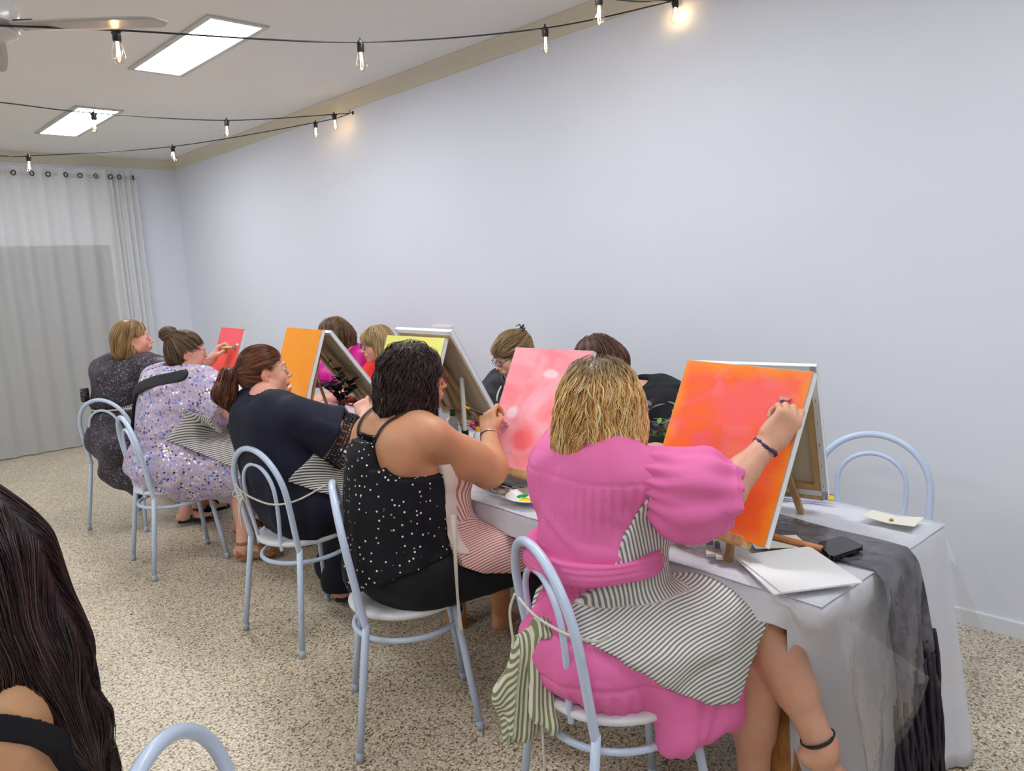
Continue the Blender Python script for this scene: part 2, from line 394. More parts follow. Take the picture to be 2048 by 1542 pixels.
for p,l in ((HK1,'small wall hook where the nearest bulb strings meet the wall'),(HK2,'small wall hook holding the two far bulb strings')):
    b=MB().tube([p+A(.028,0,.004),p+A(.01,0,.002),p+A(0,0,.012),p+A(-.006,0,.022)],.0025,6); b.box(p+A(.026,0,.004),(.003,.012,.012),bev=.002)
    tag(b.build('wall_hook',M_BLK,None,True),l,'hook')
# ---------------------------------------------------------------- ceiling fan (top left corner)
M_FAN=pm('fan_blade',(182,176,170),.35); M_FANH=pm('fan_housing',(206,204,204),.18)
fx,fy,fz=.66,3.19,2.472
fan=empty('ceiling_fan',(fx,fy,CZ),label='pale grey ceiling fan at the top left corner of the photo',cat='fan')
MB().lathe([(0,0),(.07,0),(.065,-.03),(.03,-.055),(.0,-.055)],n=28).build('ceiling_canopy',M_FANH,fan,auto=40)
MB().tube([(0,0,-.04),(0,0,fz-CZ+.10)],.012,12).build('downrod',M_BLK,fan,True)
MB().lathe([(0,.13),(.04,.12),(.085,.095),(.105,.05),(.10,.0),(.06,-.012),(0,-.014)],(0,0,fz-CZ),n=36).build('motor_housing',M_FANH,fan,auto=50)
MB().lathe([(0,.0),(.085,-.004),(.098,-.012),(.085,-.024),(.045,-.032),(0,-.034)],(0,0,fz-CZ-.012),n=36).build('light_cover',M_FANH,fan,True)
for k,ang in enumerate((-40,80,200)):
    R_=rotz(math.radians(ang)); G=[]
    for i in range(22):
        u=i/21; x=.10+.50*u; wd=.052+.014*math.sin(u*2.4)
        if u>.9: wd*=math.sqrt(max(.03,1-((u-.9)/.1)**2))
        G.append([A(x,s*wd,fz-CZ-.006+s*.003) for s in np.linspace(-1,1,7)])
    G=np.array(G)@R_.T; grid_mesh('blade',G,M_FAN,fan,thick=.006)
    MB().box(R_@A(.11,0,fz-CZ+.004),(.05,.02,.004),R=R_,bev=.002).build('blade_bracket',M_BLK,fan)
# ---------------------------------------------------------------- curtain
t=NT('sheer_curtain'); tr=t.n('ShaderNodeBsdfTransparent'); tl=t.n('ShaderNodeBsdfTranslucent'); df=t.n('ShaderNodeBsdfDiffuse')
for q in (df,tl): q.inputs[0].default_value=(*lin((240,240,238)),1)
m1=t.n('ShaderNodeMixShader'); m1.inputs[0].default_value=.25; t.l(df.outputs[0],m1.inputs[1]); t.l(tl.outputs[0],m1.inputs[2])
wv=t.noise(t.coord(scale=(1,1,.25)),300,1); m2=t.n('ShaderNodeMixShader'); t.l(t.math('MULTIPLY_ADD',wv,.24,.25),m2.inputs[0]); t.l(m1.outputs[0],m2.inputs[1]); t.l(tr.outputs[0],m2.inputs[2]); t.l(m2.outputs[0],t.o.inputs[0]); M_SHEER=t.m
cu=empty('sheer_curtain',(1.5,8.58,2.75),label='floor-length white sheer curtain with dark ring eyelets across the back wall',cat='curtain')
def curtain_panel(name,x0,x1,nf,amp,seed,ztop=2.775,zb=.012,squeeze=None):
    nu=nf*14; G=np.zeros((nu,26,3)); rg=np.random.default_rng(seed); ph=rg.random(nf+2)*.8
    for i in range(nu):
        u=i/(nu-1); a=u*nf*2*math.pi+ph[int(u*nf)]*0
        for j in range(26):
            v=j/25; am=amp*(1-.25*v+.25*math.sin(v*3+u*9)); xx=x0+(x1-x0)*u+.018*v*math.sin(u*17+seed)+(squeeze(v)*(1-u) if squeeze else 0)
            G[i,j]=(xx-1.5,am*math.sin(a+.5*v*math.sin(u*6+seed)),ztop+(zb-ztop)*v-2.75)
    return grid_mesh(name,G,M_SHEER,cu)
curtain_panel('curtain_panel',-2.4,2.66,26,.026,1); curtain_panel('curtain_panel',2.62,2.915,5,.034,5)
MB().tube([(-3.9,0,-.045),(1.44,0,-.045)],.011,10).build('curtain_rod',pm('rod_white',(214,214,212),.35),cu,True)
M_RING=pm('eyelet_dark',(70,72,74),.3,Metallic=.7)
tor=[(.021*math.cos(a),.0,.021*math.sin(a)) for a in np.linspace(0,2*math.pi,17)]
ring_me=None
k=0
for px_ in [1.68,1.81,1.96,2.10,2.25,2.38,2.52,2.66,2.74,2.88,1.55,1.42,1.28,1.13]:
    yaw=(-.75 if k%2 else .5) if px_<2.7 else (.9 if k%2 else .2); R_=rotz(yaw)
    if ring_me is None:
        o=MB().tube(tor,.0055,7,cap=False).build('eyelet_ring',M_RING,cu,True); ring_me=o.data
    else:
        o=bpy.data.objects.new('eyelet_ring',ring_me); COL.objects.link(o); o.parent=cu
    o.location=(px_-1.5,-.048+.012*(k%2),-.045); o.rotation_euler=(0,0,yaw); k+=1
# ---------------------------------------------------------------- power outlet
ou=empty('power_outlet',(WX-.006,4.212,1.155),label='white four-switch power outlet plate on the right wall above the table heads',cat='power outlet')
M_PL=pm('outlet_plastic',(232,233,236),.3); MB().box((0,0,0),(.006,.112,.036),bev=.004).build('plate',M_PL,ou)
for i in range(4):
    MB().box((-.008,-.078+i*.052,.013),(.003,.006,.009),bev=.001).build('switch',M_PL,ou)
    b=MB(); b.box((-.0065,-.083+i*.052,-.012),(.0008,.002,.006)); b.box((-.0065,-.073+i*.052,-.012),(.0008,.002,.006)); b.build('socket_slot',M_BLK,ou)
# ---------------------------------------------------------------- camera
cd=bpy.data.cameras.new('camera'); cam=bpy.data.objects.new('camera',cd); COL.objects.link(cam); cam.location=(0,0,1.55)
yaw_,pi_,ro_=.7621,.1502,-.0531
d=A(math.sin(yaw_)*math.cos(pi_),math.cos(yaw_)*math.cos(pi_),-math.sin(pi_)); r=A(math.cos(yaw_),-math.sin(yaw_),0); u=np.cross(r,d)
c_,s_=math.cos(ro_),math.sin(ro_); R_=np.array([c_*r+s_*u,-s_*r+c_*u,-d]).T
cam.rotation_euler=Matrix(R_.tolist()).to_euler(); cd.sensor_width=36; cd.lens=36*1521.5/2048; cd.clip_start=.05
sc=bpy.context.scene; sc.camera=cam
sc.view_settings.view_transform='Standard'; sc.view_settings.look='None'; sc.view_settings.gamma=1; sc.view_settings.exposure=.14; sc.view_settings.use_curve_mapping=False
try: sc.cycles.use_denoising=True; sc.cycles.denoiser='OPENIMAGEDENOISE'
except Exception: pass
sc.cycles.use_adaptive_sampling=True; sc.cycles.adaptive_threshold=.06; sc.cycles.use_light_tree=False; sc.cycles.adaptive_min_samples=12; sc.cycles.max_bounces=8; sc.cycles.diffuse_bounces=4; sc.cycles.transparent_max_bounces=16; sc.cycles.sample_clamp_indirect=4
wd=bpy.data.worlds.new('world'); sc.world=wd; wd.use_nodes=True; wd.node_tree.nodes['Background'].inputs[0].default_value=(.8,.88,1,1); wd.node_tree.nodes['Background'].inputs[1].default_value=.02
# ================================================================ TABLES + CLOTH
TO=A(1.635,.72,0); TE=nrm(A(.05,1,0)); TS=A(TE[1],-TE[0],0); TW=.755; TL_=6.0; TZ=.745
def tp(u,v,z=TZ): return TO+TS*u+TE*v+A(0,0,z)
TYAW=math.atan2(TE[1],TE[0])-math.pi/2; TR_=rotz(TYAW)
t=NT('pine_wood'); n=t.noise(t.coord(scale=(6,6,1)),6,4,.6,dist=1.5); t.set(t.ramp(n,[(.3,lin((150,96,50))),(.55,lin((196,138,80))),(.7,lin((170,112,60)))]),Roughness=.5); M_PINE=t.m
t=NT('easel_wood'); n=t.noise(t.coord(scale=(3,3,1)),14,4,.6); t.set(t.ramp(n,[(.3,lin((182,140,88))),(.7,lin((214,176,124)))]),Roughness=.5); M_EAS=t.m
t=NT('old_pine_top'); t.set(lin((150,110,70)),Roughness=.6); M_TT=t.m
def table(v0,v1,label):
    c=tp(TW/2,(v0+v1)/2,0); r=empty('trestle_table',c,TYAW,label=label,cat='table',group='pine tables under the white cloth')
    h=(v1-v0)/2-.004
    MB().box((0,0,.71),(TW/2-.06,h-.05,.018),bev=.004).build('table_top',M_TT,r)
    b=MB(); 
    for sx in (-1,1): b.box((sx*(TW/2-.24),0,.66),(.012,h-.2,.03))
    b.build('side_rail',M_PINE,r)
    for sy in (-1,1):
        for sx in (-1,1): MB().box((sx*(TW/2-.25),sy*(h-.20),.346),(.034,.034,.346),bev=.004).build('leg',M_PINE,r)
table(.02,2.0,'pine table under the cloth at the near end beside the pink dress woman'); table(2.0,4.0,'pine table under the middle of the long white cloth'); table(4.0,5.98,'pine table under the far end of the long white cloth')
def cloth_mat(name,col,tint=.9):
    t=NT(name); c=lin(col); n=t.noise(t.coord(scale=(1,1,1)),9,4,.6); t.set(t.mix(n,tuple(x*tint for x in c),c),Roughness=.8); t.bump(t.noise(t.coord(),14,5,.6,dist=.6),.35,.012); t.b.inputs['Subsurface Weight'].default_value=.0; return t.m
M_CLOTH=cloth_mat('white_cotton',(226,226,234))
def drape_grid(path,nrow,drop,flare,fold,seed,r=.018,zt=TZ):
    """path: (n,2) table uv points with outward dirs; returns grid"""
    n=len(path); rg=np.random.default_rng(seed); G=np.zeros((n,nrow+4,3)); s=np.concatenate([[0],np.cumsum(np.linalg.norm(np.diff(path[:,:2],axis=0),axis=1))])
    for i,(u,v,ou_,ov_) in enumerate(path):
        o=TS*ou_+TE*ov_; P=tp(u,v,zt); D=drop(u,v,s[i]); fl=flare(u,v,s[i])
        for j in range(4): a=j/3*math.pi/2; G[i,j]=P+o*(r*math.sin(a)-r)+A(0,0,r*(math.cos(a)-1))
        for j in range(1,nrow+1):
            q=j/nrow; w=q**1.3*min(1,D/.4); q2=q if fl>0 else max(0,q-.10)**.6
            f=fold*(math.sin(s[i]*19+seed+1.2*math.sin(s[i]*5))+.5*math.sin(s[i]*41+seed*2))*w
            wc=max(0,1-u/.42)*max(0,1-v/.14)*max(0,q-.06)**.5*min(1,D/.4)
            G[i,3+j]=P+o*(fl*q2*min(1,D/.3)+f*(1-min(1,wc*1.5)))+A(0,0,-r-(D-r)*q)+(TS*.37+TE*.24)*wc
    return G
def mkpath(step=.02):
    pts=[]; c=.02
    for v in np.arange(TL_,c,-step*2 if True else 0): pts.append((0,v,-1,0))
    for a in np.linspace(0,math.pi/2,9): pts.append((c-c*math.cos(a),c-c*math.sin(a),-math.cos(a),-math.sin(a)))
    for u in np.arange(c+step,TW-c,step): pts.append((u,0,0,-1))
    for a in np.linspace(0,math.pi/2,9): pts.append((TW-c+c*math.sin(a),c-c*math.cos(a),math.sin(a),-math.cos(a)))
    for v in np.arange(c+step,TL_,step*2): pts.append((TW,v,1,0))
    return np.array(pts)
def ss(a,b,x): t=min(1,max(0,(x-a)/(b-a))); return t*t*(3-2*t)
pth=mkpath()
def drop(u,v,s):
    if v>.03 and u<.1: return .735-.65*ss(.035,.085,v)
    if v>.03 and u>.6: return .62-.4*ss(.1,.8,v)
    return .735
def flare(u,v,s):
    f=.05
    if v<.05: f=.05+.08*(u/TW)**30
    if v>.03 and u<.1: f=.01
    if v>.03 and u>.6: f=.06
    return f
tc=empty('tablecloth',tp(0,0,0)*A(1,1,0),label='long white cotton cloth covering the painting table, reaching the floor at the near end',cat='tablecloth')
G=drape_grid(pth,16,drop,flare,.010,3); 
# far end drape kept short; top sheet
gt=np.array([[tp(u,v,TZ-.0005)+A(0,0,.0012*math.sin(v*23+u*9)+.001*math.sin(u*31)) for u in np.linspace(.0,TW,16)] for v in np.linspace(.0,TL_,90)])
o=grid_mesh('side_drape',G-tc.location,M_CLOTH,tc,thick=-.0015); o=grid_mesh('top_sheet',gt-tc.location,M_CLOTH,tc,thick=.002)
# dark runner
t=NT('grey_gauze'); n=t.noise(t.coord(scale=(1,1,1)),10,4,.6,dist=1.); t.set(t.ramp(n,[(.3,lin((62,58,62))),(.7,lin((112,108,114)))]),Roughness=.75); t.bump(n,.5,.01); M_RUN=t.m
t=NT('dark_fringe'); t.set(lin((44,34,46)),Roughness=.8); M_FRI=t.m
run=empty('table_runner',tp(.38,0,0)*A(1,1,0),label='crumpled dark grey gauze runner with black fringe hanging over the near table end',cat='table runner')
G=np.zeros((24,150,3))
for i in range(24):
    q=i/23
    for j in range(150):
        if j<112:
            v=(111-j)/111*4.6-.0; wdt=.205+.10*ss(.15,.7,v)+.02*math.sin(v*7); c0=.372+.02*math.sin(v*3.1); 
            G[i,j]=tp(c0+(q-.5)*wdt,v,TZ+.005+.0035*(1+math.sin(q*17+v*5)*math.sin(v*13+q*4))+.003*math.sin(q*29+v*2))
        else:
            k=(j-111)/38; w=.205-.02*k; L=.44-.20*q
            a=min(1,k*L/.03)*math.pi/2; out=.028*math.sin(a)+.04*k+.012*math.sin(q*19+k*1.5)*min(1,k*4)
            P=tp(.372+(q-.5)*w,-out,TZ+.006-(.02*(1-math.cos(a))+k*L)); G[i,j]=P
grid_mesh('runner_cloth',G-run.location,M_RUN,run,thick=.0012)
fr=MB(); rg=np.random.default_rng(4)
for k in range(84):
    q=k/83; L=.44-.20*q; z0=TZ-.02-L+.05; u0=.378+(q-.5)*.2; y0=-.062-.012*math.sin(q*19); pts=[]
    for j in range(9):
        f=j/8; pts.append(tp(u0+.012*math.sin(f*5+k)+.07*f*(q-.1),y0-.012*math.sin(f*4+k*1.7)-.03*f,z0*(1-f)+.012*f+.001))
    fr.tube(np.array(pts)-run.location,[.0062]*8+[.002],5)
fr.build('fringe',M_FRI,run,True)
# clear plastic cover
t=NT('clear_plastic'); g=t.n('ShaderNodeBsdfGlossy'); g.inputs['Roughness'].default_value=.06; g.inputs[0].default_value=(1,1,1,1); tr=t.n('ShaderNodeBsdfTransparent'); tr.inputs[0].default_value=(.975,.975,.985,1)
fr_=t.n('ShaderNodeLayerWeight'); fr_.inputs[0].default_value=.5; mx=t.n('ShaderNodeMixShader'); bm_=t.n('ShaderNodeBump'); bm_.inputs['Strength'].default_value=.6; bm_.inputs['Distance'].default_value=.01; t.l(t.noise(t.coord(),16,3,.5,dist=.8),bm_.inputs['Height'])
t.l(bm_.outputs[0],g.inputs['Normal']); t.l(bm_.outputs[0],fr_.inputs['Normal']); t.l(t.math('MULTIPLY_ADD',t.math('POWER',fr_.outputs['Facing'],4.),.5,.045),mx.inputs[0]); t.l(tr.outputs[0],mx.inputs[1]); t.l(g.outputs[0],mx.inputs[2]); t.l(mx.outputs[0],t.o.inputs[0]); M_PLAS=t.m
pc=empty('plastic_cover',tp(0,0,0)*A(1,1,0),label='clear shiny plastic sheet over the white cloth, corners sticking out at the near end',cat='plastic cover')
NV=70; NU=22; G=np.zeros((NU,NV+16,3))
for i in range(NU):
    u=-.012+i/(NU-1)*(TW+.024)
    for j in range(NV): G[i,j]=tp(u,4.8*(1-j/(NV-1))-.02,TZ+.0155+.0015*math.sin(u*21+j*.9)+.001*math.sin(j*2.1+u*9))
    for j in range(16):
        k=(j+1)/16; q=i/(NU-1); L=.34+.10*abs(q-.5)*2
        fl=.05+.12*(abs(q-.5)*2)**4; side=(q-.5)*k*.10+(.16*k*max(0,q-.85)/.15)-(.05*k*max(0,.1-q)/.1)
        G[i,NV+j]=tp(u+side,-.03-fl*k-.006*math.sin(q*23+k*5),TZ+.015-.02*(1-math.cos(min(1,k*3)*1.57))-L*k)
grid_mesh('cover_sheet',G-pc.location,M_PLAS,pc)
# hanging corner flaps
def flap(P0,P1,P2,bul,name='corner_flap'):
    P0,P1,P2=A(*P0),A(*P1),A(*P2); G=np.zeros((9,12,3))
    for i in range(9):
        for j in range(12):
            a=i/8;b=j/11; Q=P0+(P1-P0)*b*(1-a)+(P2-P0)*b*a; G[i,j]=Q+A(-.6,-.8,0)*bul*math.sin(a*math.pi)*b
    grid_mesh(name,G-pc.location,M_PLAS,pc)
flap((2.40,.70,.745),(2.73,.72,.29),(2.47,.58,.36),.03); flap((1.64,.69,.745),(1.69,.66,.30),(2.0,.60,.46),.04)
# ================================================================ CHAIRS
M_CH=pm('pale_blue_enamel',(196,211,234),.28); M_SEAT=pm('chair_seat_vinyl',(226,228,230),.4); M_FOOT=pm('chair_foot_cap',(176,184,198),.5)
def hoop(w0,w1,zw,zt,x0,x1,zb,n=10,dn=.0):
    L=[]; 
    zs=np.linspace(zb,zt-w1*.98,n); 
    for z in zs: q=(z-zb)/(zt-zb); L.append((x0+(x1-x0)*q,-(w0+(w1-w0)*ss(0,zw,q)),z))
    zc=zs[-1]
    for a in np.linspace(0,math.pi,17)[1:-1]: z=zc+(zt-zc)*math.sin(a); q=(z-zb)/(zt-zb); L.append((x0+(x1-x0)*q,-w1*math.cos(a),z))
    for p in [(p[0],-p[1],p[2]) for p in L[:n]][::-1]: L.append(p)
    return spline(L,3)
def make_chair():
    r=empty('bentwood_style_chair')
    MB().lathe([(0,.442),(.185,.442),(.198,.449),(.2,.458),(.196,.466),(.17,.468),(.12,.463),(0,.461)],n=48).build('seat',M_SEAT,r,True)
    MB().tube(hoop(.188,.196,.5,.872,-.150,-.218,.44),.0125,14).build('back_frame',M_CH,r,True)
    MB().tube(hoop(.088,.118,.6,.802,-.168,-.205,.43),.0085,12).build('inner_back_hoop',M_CH,r,True)
    for sx,sy in ((-1,-1),(-1,1),(1,-1),(1,1)):
        top=A(-.148,sy*.188,.45) if sx<0 else A(.150,sy*.115,.445); ft=A(-.205,sy*.222,.012) if sx<0 else A(.205,sy*.172,.012)
        l=MB().tube([top,top*.5+ft*.5,ft],[.0125,.0125,.0118],14).build('leg',M_CH,r,True)
        dd=nrm(top-ft); MB().tube([ft-A(0,0,.012),ft+dd*.022],.0138,14).build('foot_cap',M_FOOT,l,True)
    q=[(.185*math.cos(a),.185*math.sin(a),.372) for a in np.linspace(0,2*math.pi,49)]
    MB().tube(q,.0095,10,cap=False).build('leg_ring',M_CH,r,True)
    return r
CH=make_chair(); first=[1]
def chair(x,y,deg,label):
    o=CH if first[0] else copy_tree(CH); first[0]=0; o.location=(x,y,0); o.rotation_euler=(0,0,math.radians(deg)); tag(o,label,'chair','pale blue hoop-back metal chairs'); return o
chair(1.47,1.205,-24,'pale blue metal chair under the pink dress woman, green striped apron hanging on it')
chair(1.448,2.107,-30.6,'pale blue metal chair under the woman in the polka dot top')
chair(1.561,3.031,5.2,'pale blue metal chair under the woman in the navy top with lace sleeves')
chair(1.487,4.388,-4.5,'pale blue metal chair under the woman in the lilac sequin dress')
chair(1.59,5.40,32,'pale blue metal chair under the woman in the black glitter dress')
chair(.462,.985,-44,'empty pale blue chair of which only the back hoop shows at the bottom edge')
chair(2.68,1.03,195,'empty pale blue chair between the near end of the table and the white wall')
chair(2.80,2.0,178,'pale blue chair against the wall under the hunched woman in black')
chair(2.85,3.15,180,'pale blue chair under the woman with the black hair claw')
chair(2.87,4.22,180,'pale blue chair under the blonde woman in glasses and red top')
chair(2.90,4.98,180,'pale blue chair under the long-haired woman in the magenta blouse')
# ================================================================ CANVASES AND EASELS
M_CVW=pm('primed_canvas_white',(236,236,238),.7,bump=(400,.1,.001)); M_RAW=pm('raw_canvas_back',(214,200,172),.85,bump=(500,.2,.001)); M_STR=pm('stretcher_pine',(202,168,112),.6,var=.12)
def paint(name,stops,scale=(1,2.2,.8),sc=3.2,edge=None,seed=0,blobs=None,rough=.5,interp='LINEAR'):
    t=NT(name); c=t.n('ShaderNodeTexCoord'); mp=t.n('ShaderNodeMapping'); mp.inputs['Scale'].default_value=scale; mp.inputs['Location'].default_value=(seed,seed*2.1,seed*.7); t.l(c.outputs['Object'],mp.inputs[0])
    n=t.noise(mp.outputs[0],sc,4,.55,dist=.9); col=t.ramp(n,[(p,lin(x)) for p,x in stops],interp)
    sp=t.n('ShaderNodeSeparateXYZ'); t.l(c.outputs['Object'],sp.inputs[0])
    for (bx_,bz_,rx,rz,colr,amt) in (blobs or []):
        dx=t.math('DIVIDE',t.math('SUBTRACT',sp.outputs[0],bx_),rx); dz=t.math('DIVIDE',t.math('SUBTRACT',sp.outputs[2],bz_),rz)
        dd=t.math('SQRT',t.math('ADD',t.math('MULTIPLY',dx,dx),t.math('MULTIPLY',dz,dz))); dd=t.math('ADD',dd,t.math('MULTIPLY_ADD',t.noise(mp.outputs[0],9,3,.6),.9,-.45))
        m=t.ramp(dd,[(.55,amt),(1.,0.)]); col=t.mix(m,col,lin(colr))
    if edge:
        w_,h_,ec,wd_=edge; ax=t.math('SUBTRACT',w_/2,t.math('ABSOLUTE',sp.outputs[0])); az=t.math('MINIMUM',sp.outputs[2],t.math('SUBTRACT',h_,sp.outputs[2])); m=t.math('MINIMUM',ax,az)
        m=t.math('ADD',m,t.math('MULTIPLY_ADD',t.noise(mp.outputs[0],7,3,.6),wd_*1.6,-wd_*.8)); col=t.mix(t.ramp(m,[(0,.85),(wd_,0)]),col,lin(ec))
    t.set(col,Roughness=rough); t.bump(t.noise(mp.outputs[0],26,4,.7,dist=1),.18,.003); return t.m
def canvas(TLp,TRp,tilt,h,mat,label,side,th=.019):
    """TL/TR as seen by its painter; side +1: painter at -x. local x = width (left->right), z = up, -y = front"""
    TLp,TRp=A(*TLp),A(*TRp); w=np.linalg.norm(TLp-TRp); ex=nrm(TRp-TLp); back=nrm(np.cross(A(0,0,1),ex)); ez=nrm(A(0,0,1)*math.cos(tilt)+back*math.sin(tilt)); ey=np.cross(ez,ex)
    O=(TLp+TRp)/2-ez*h; R_=Matrix(np.array([ex,ey,ez]).T.tolist()).to_4x4(); R_.translation=Vector(O)
    r=empty('painting_canvas'); r.matrix_world=R_; r.location=O; tag(r,label,'canvas')
    b=MB(); b.box((0,.0015,h/2),(w/2,.0015,h/2)); 
    for sx in (-1,1): b.box((sx*(w/2-.001),th/2,h/2),(.001,th/2,h/2))
    for z in (.001,h-.001): b.box((0,th/2,z),(w/2,th/2,.001))
    for sx in (-1,1): b.box((sx*(w/2-.009),th+.0004,h/2),(.009,.0006,h/2))
    for z in (.009,h-.009): b.box((0,th+.0004,z),(w/2,.0006,.009))
    b.build('canvas_wrap',M_CVW,r)
    MB().box((0,-.0004,h/2),(w/2-.0015,.0005,h/2-.0015)).build('painted_face',mat,r)
    MB().box((0,.0045,h/2),(w/2-.004,.0006,h/2-.004)).build('canvas_back',M_RAW,r)
    for sx in (-1,1): MB().box((sx*(w/2-.021),th/2+.001,h/2),(.018,th/2-.002,h/2-.004)).build('stretcher_bar',M_STR,r)
    for z in (.021,h-.021): MB().box((0,th/2+.001,z),(w/2-.04,th/2-.002,.018)).build('stretcher_bar',M_STR,r)
    b=MB()
    for sx in (-1,1):
        for k in range(6): b.box((sx*(w/2-.011),th+.0012,h*(k+.5)/6),(.0006,.0006,.005))
    b.build('staples',pm('steel_staple',(120,122,128),.3,Metallic=.8),r)
    # matching easel
    e=empty('table_easel'); e.matrix_world=R_; e.location=O
    zt=(TZ-O[2])/ez[2]+.004  # local z of table plane along the leaning plane (approx)
    b=MB(); b.box((0,-.004,-.009),(.17,.022,.009),bev=.002); b.box((0,-.024,-.001),(.17,.003,.012),bev=.001); b.build('ledge',M_EAS,e)
    for sx in (-1,1):
        p0=A(sx*.105,th+.012,zt+.012*0); p1=A(sx*.012,th+.012,h*.86); d_=nrm(p1-p0); fr_=frame(d_,(0,1,0)); MB().box((p0+p1)/2,(.010,np.linalg.norm(p1-p0)/2,.007),R=fr_,bev=.0015).build('leg',M_EAS,e)
    Ri=np.array([ex,ey,ez]); foot=Ri@(O*0+A(0,0,0)) # rear leg foot
    top=A(0,th+.022,h*.80); topw=O+ex*top[0]+ey*top[1]+ez*top[2]; fw=topw+back*(.055)*0+back*(.12); fw[2]=TZ+.004; fl=Ri@(fw-O); d_=nrm(fl-top); MB().box((top+fl)/2,(.009,np.linalg.norm(fl-top)/2,.006),R=frame(d_,(0,1,0)),bev=.0015).build('rear_leg',M_EAS,e)
    MB().box((0,th+.010,h*.46),(.013,.007,h*.46),bev=.001).build('mast',M_EAS,e)
    b=MB().box((0,th*.5,h+.006),(.012,.02,.005),bev=.001) if False else MB().tube([(0,th+.018,h*.62),(0,th+.040,h*.62)],.006,8); b.build('wing_nut',pm('steel_staple',(120,122,128),.3),e,True)
    tag(e,'wooden table easel holding the '+label.split(',')[0],'easel')
    return r,O,R_
W5=.45;H5=.47
M_P5=paint('orange_coral_paint',[(.28,(255,92,0)),(.42,(254,104,16)),(.52,(255,98,62)),(.62,(255,112,112)),(.72,(255,122,60)),(.85,(255,140,20))],scale=(1.5,1,2.4),sc=3.0,edge=(W5,H5,(255,150,0),.045),seed=3,
  blobs=[(.03,.36,.13,.08,(255,100,100),.8),(-.08,.23,.06,.045,(255,96,104),.75),(.05,.22,.06,.04,(255,130,90),.6),(-.12,.06,.12,.03,(255,176,20),.5),(.1,.1,.08,.05,(255,92,0),.6)])
canvas((1.995,1.303,1.25),(1.905,.866,1.25),.42,H5,M_P5,'orange canvas with coral patches, worked on by the woman in the pink dress',1)
M_P4=paint('soft_pink_paint',[(.3,(255,130,140)),(.5,(255,158,168)),(.62,(255,178,190)),(.78,(254,214,228))],scale=(1.2,1,1.6),sc=4,seed=8,blobs=[(-.02,.12,.07,.05,(255,110,115),.9),(-.11,.22,.03,.03,(250,240,246),.7),(.02,.38,.05,.02,(244,232,240),.6),(.13,.2,.05,.08,(255,140,150),.6)])
canvas((2.06,2.125,1.252),(2.07,1.74,1.252),.485,.48,M_P4,'soft pink canvas, between the polka dot woman and the blonde head',1)
M_P3=paint('lemon_yellow_paint',[(.3,(246,240,100)),(.55,(240,240,130)),(.8,(244,244,160))],sc=3,seed=2)
canvas((2.055,2.983,1.28),(2.035,2.529,1.28),.36,.50,M_P3,'lemon yellow canvas, half hidden by the dark wavy-haired head',1)
M_P2=paint('orange_paint',[(.3,(255,150,0)),(.6,(255,160,10)),(.85,(255,166,50))],sc=3,seed=5,blobs=[(0,.08,.3,.12,(255,176,84),.8)])
canvas((2.057,3.958,1.30),(2.004,3.487,1.30),.34,.50,M_P2,'flat bright orange canvas, paler at the bottom, beside the auburn-haired head',1)
M_P1=paint('red_coral_paint',[(.3,(255,78,70)),(.55,(255,92,74)),(.8,(255,84,96))],sc=3,seed=6,blobs=[(0,.45,.3,.07,(248,96,116),.8),(.02,.1,.16,.12,(255,112,50),.7)])
canvas((2.112,4.96,1.28),(2.069,4.534,1.28),.34,.50,M_P1,'red canvas fading to orange, farthest along the table',1)
M_P0=paint('plain_primer',[(.3,(234,234,238)),(.8,(240,240,244))],sc=3)
canvas((2.105,.945,1.243),(2.045,1.31,1.243),.33,.445,M_P0,'canvas backing the orange coral one, its raw back facing the near table end',-1)
canvas((2.06,2.50,1.315),(2.10,2.96,1.315),.50,.50,M_P0,'canvas backing the lemon yellow one, its white top edge showing above it',-1)
canvas((2.07,3.50,1.29),(2.11,3.93,1.29),.62,.50,M_P0,'canvas backing the flat bright orange one, black leaves in front of its raw back',-1)
# ================================================================ PEOPLE TOOLKIT
def skin_mat(name,col,red=(.9,.55,.5),lips=(176,96,92)):
    if name in MATS: return MATS[name]
    t=NT(name); c=lin(col); co=t.coord(); n=t.noise(co,14,4,.6); c2=tuple(a*b for a,b in zip(c,(1.0,.86,.84))); out=t.mix(t.ramp(n,[(.35,0),(.7,1)]),c,c2)
    fk=t.ramp(t.noise(co,240,2,.5),[(.60,0),(.72,.28)]); out=t.mix(fk,out,tuple(a*.72 for a in c))
    lp=t.attr('lip'); out=t.mix(lp,out,lin(lips)); bl=t.attr('blush'); out=t.mix(t.math('MULTIPLY',bl,.38),out,lin((226,118,104)))
    t.set(out,Roughness=.5,Subsurface_Weight=.12,Subsurface_Scale=.02); t.b.inputs['Subsurface Radius'].default_value=(1,.35,.2); t.bump(t.noise(co,160,3,.6),.12,.001); MATS[name]=t.m; return t.m
def HF(H,fwd,up=(0,0,1),s=1.):
    """head frame columns right, fwd, up"""
    f=nrm(fwd); r=nrm(np.cross(f,up)); u=np.cross(r,f); return dict(o=A(*H),M=np.array([r,f,u]).T,s=s)
def hl(h,p): return h['o']+h['M']@(np.asarray(p,float)*h['s'])
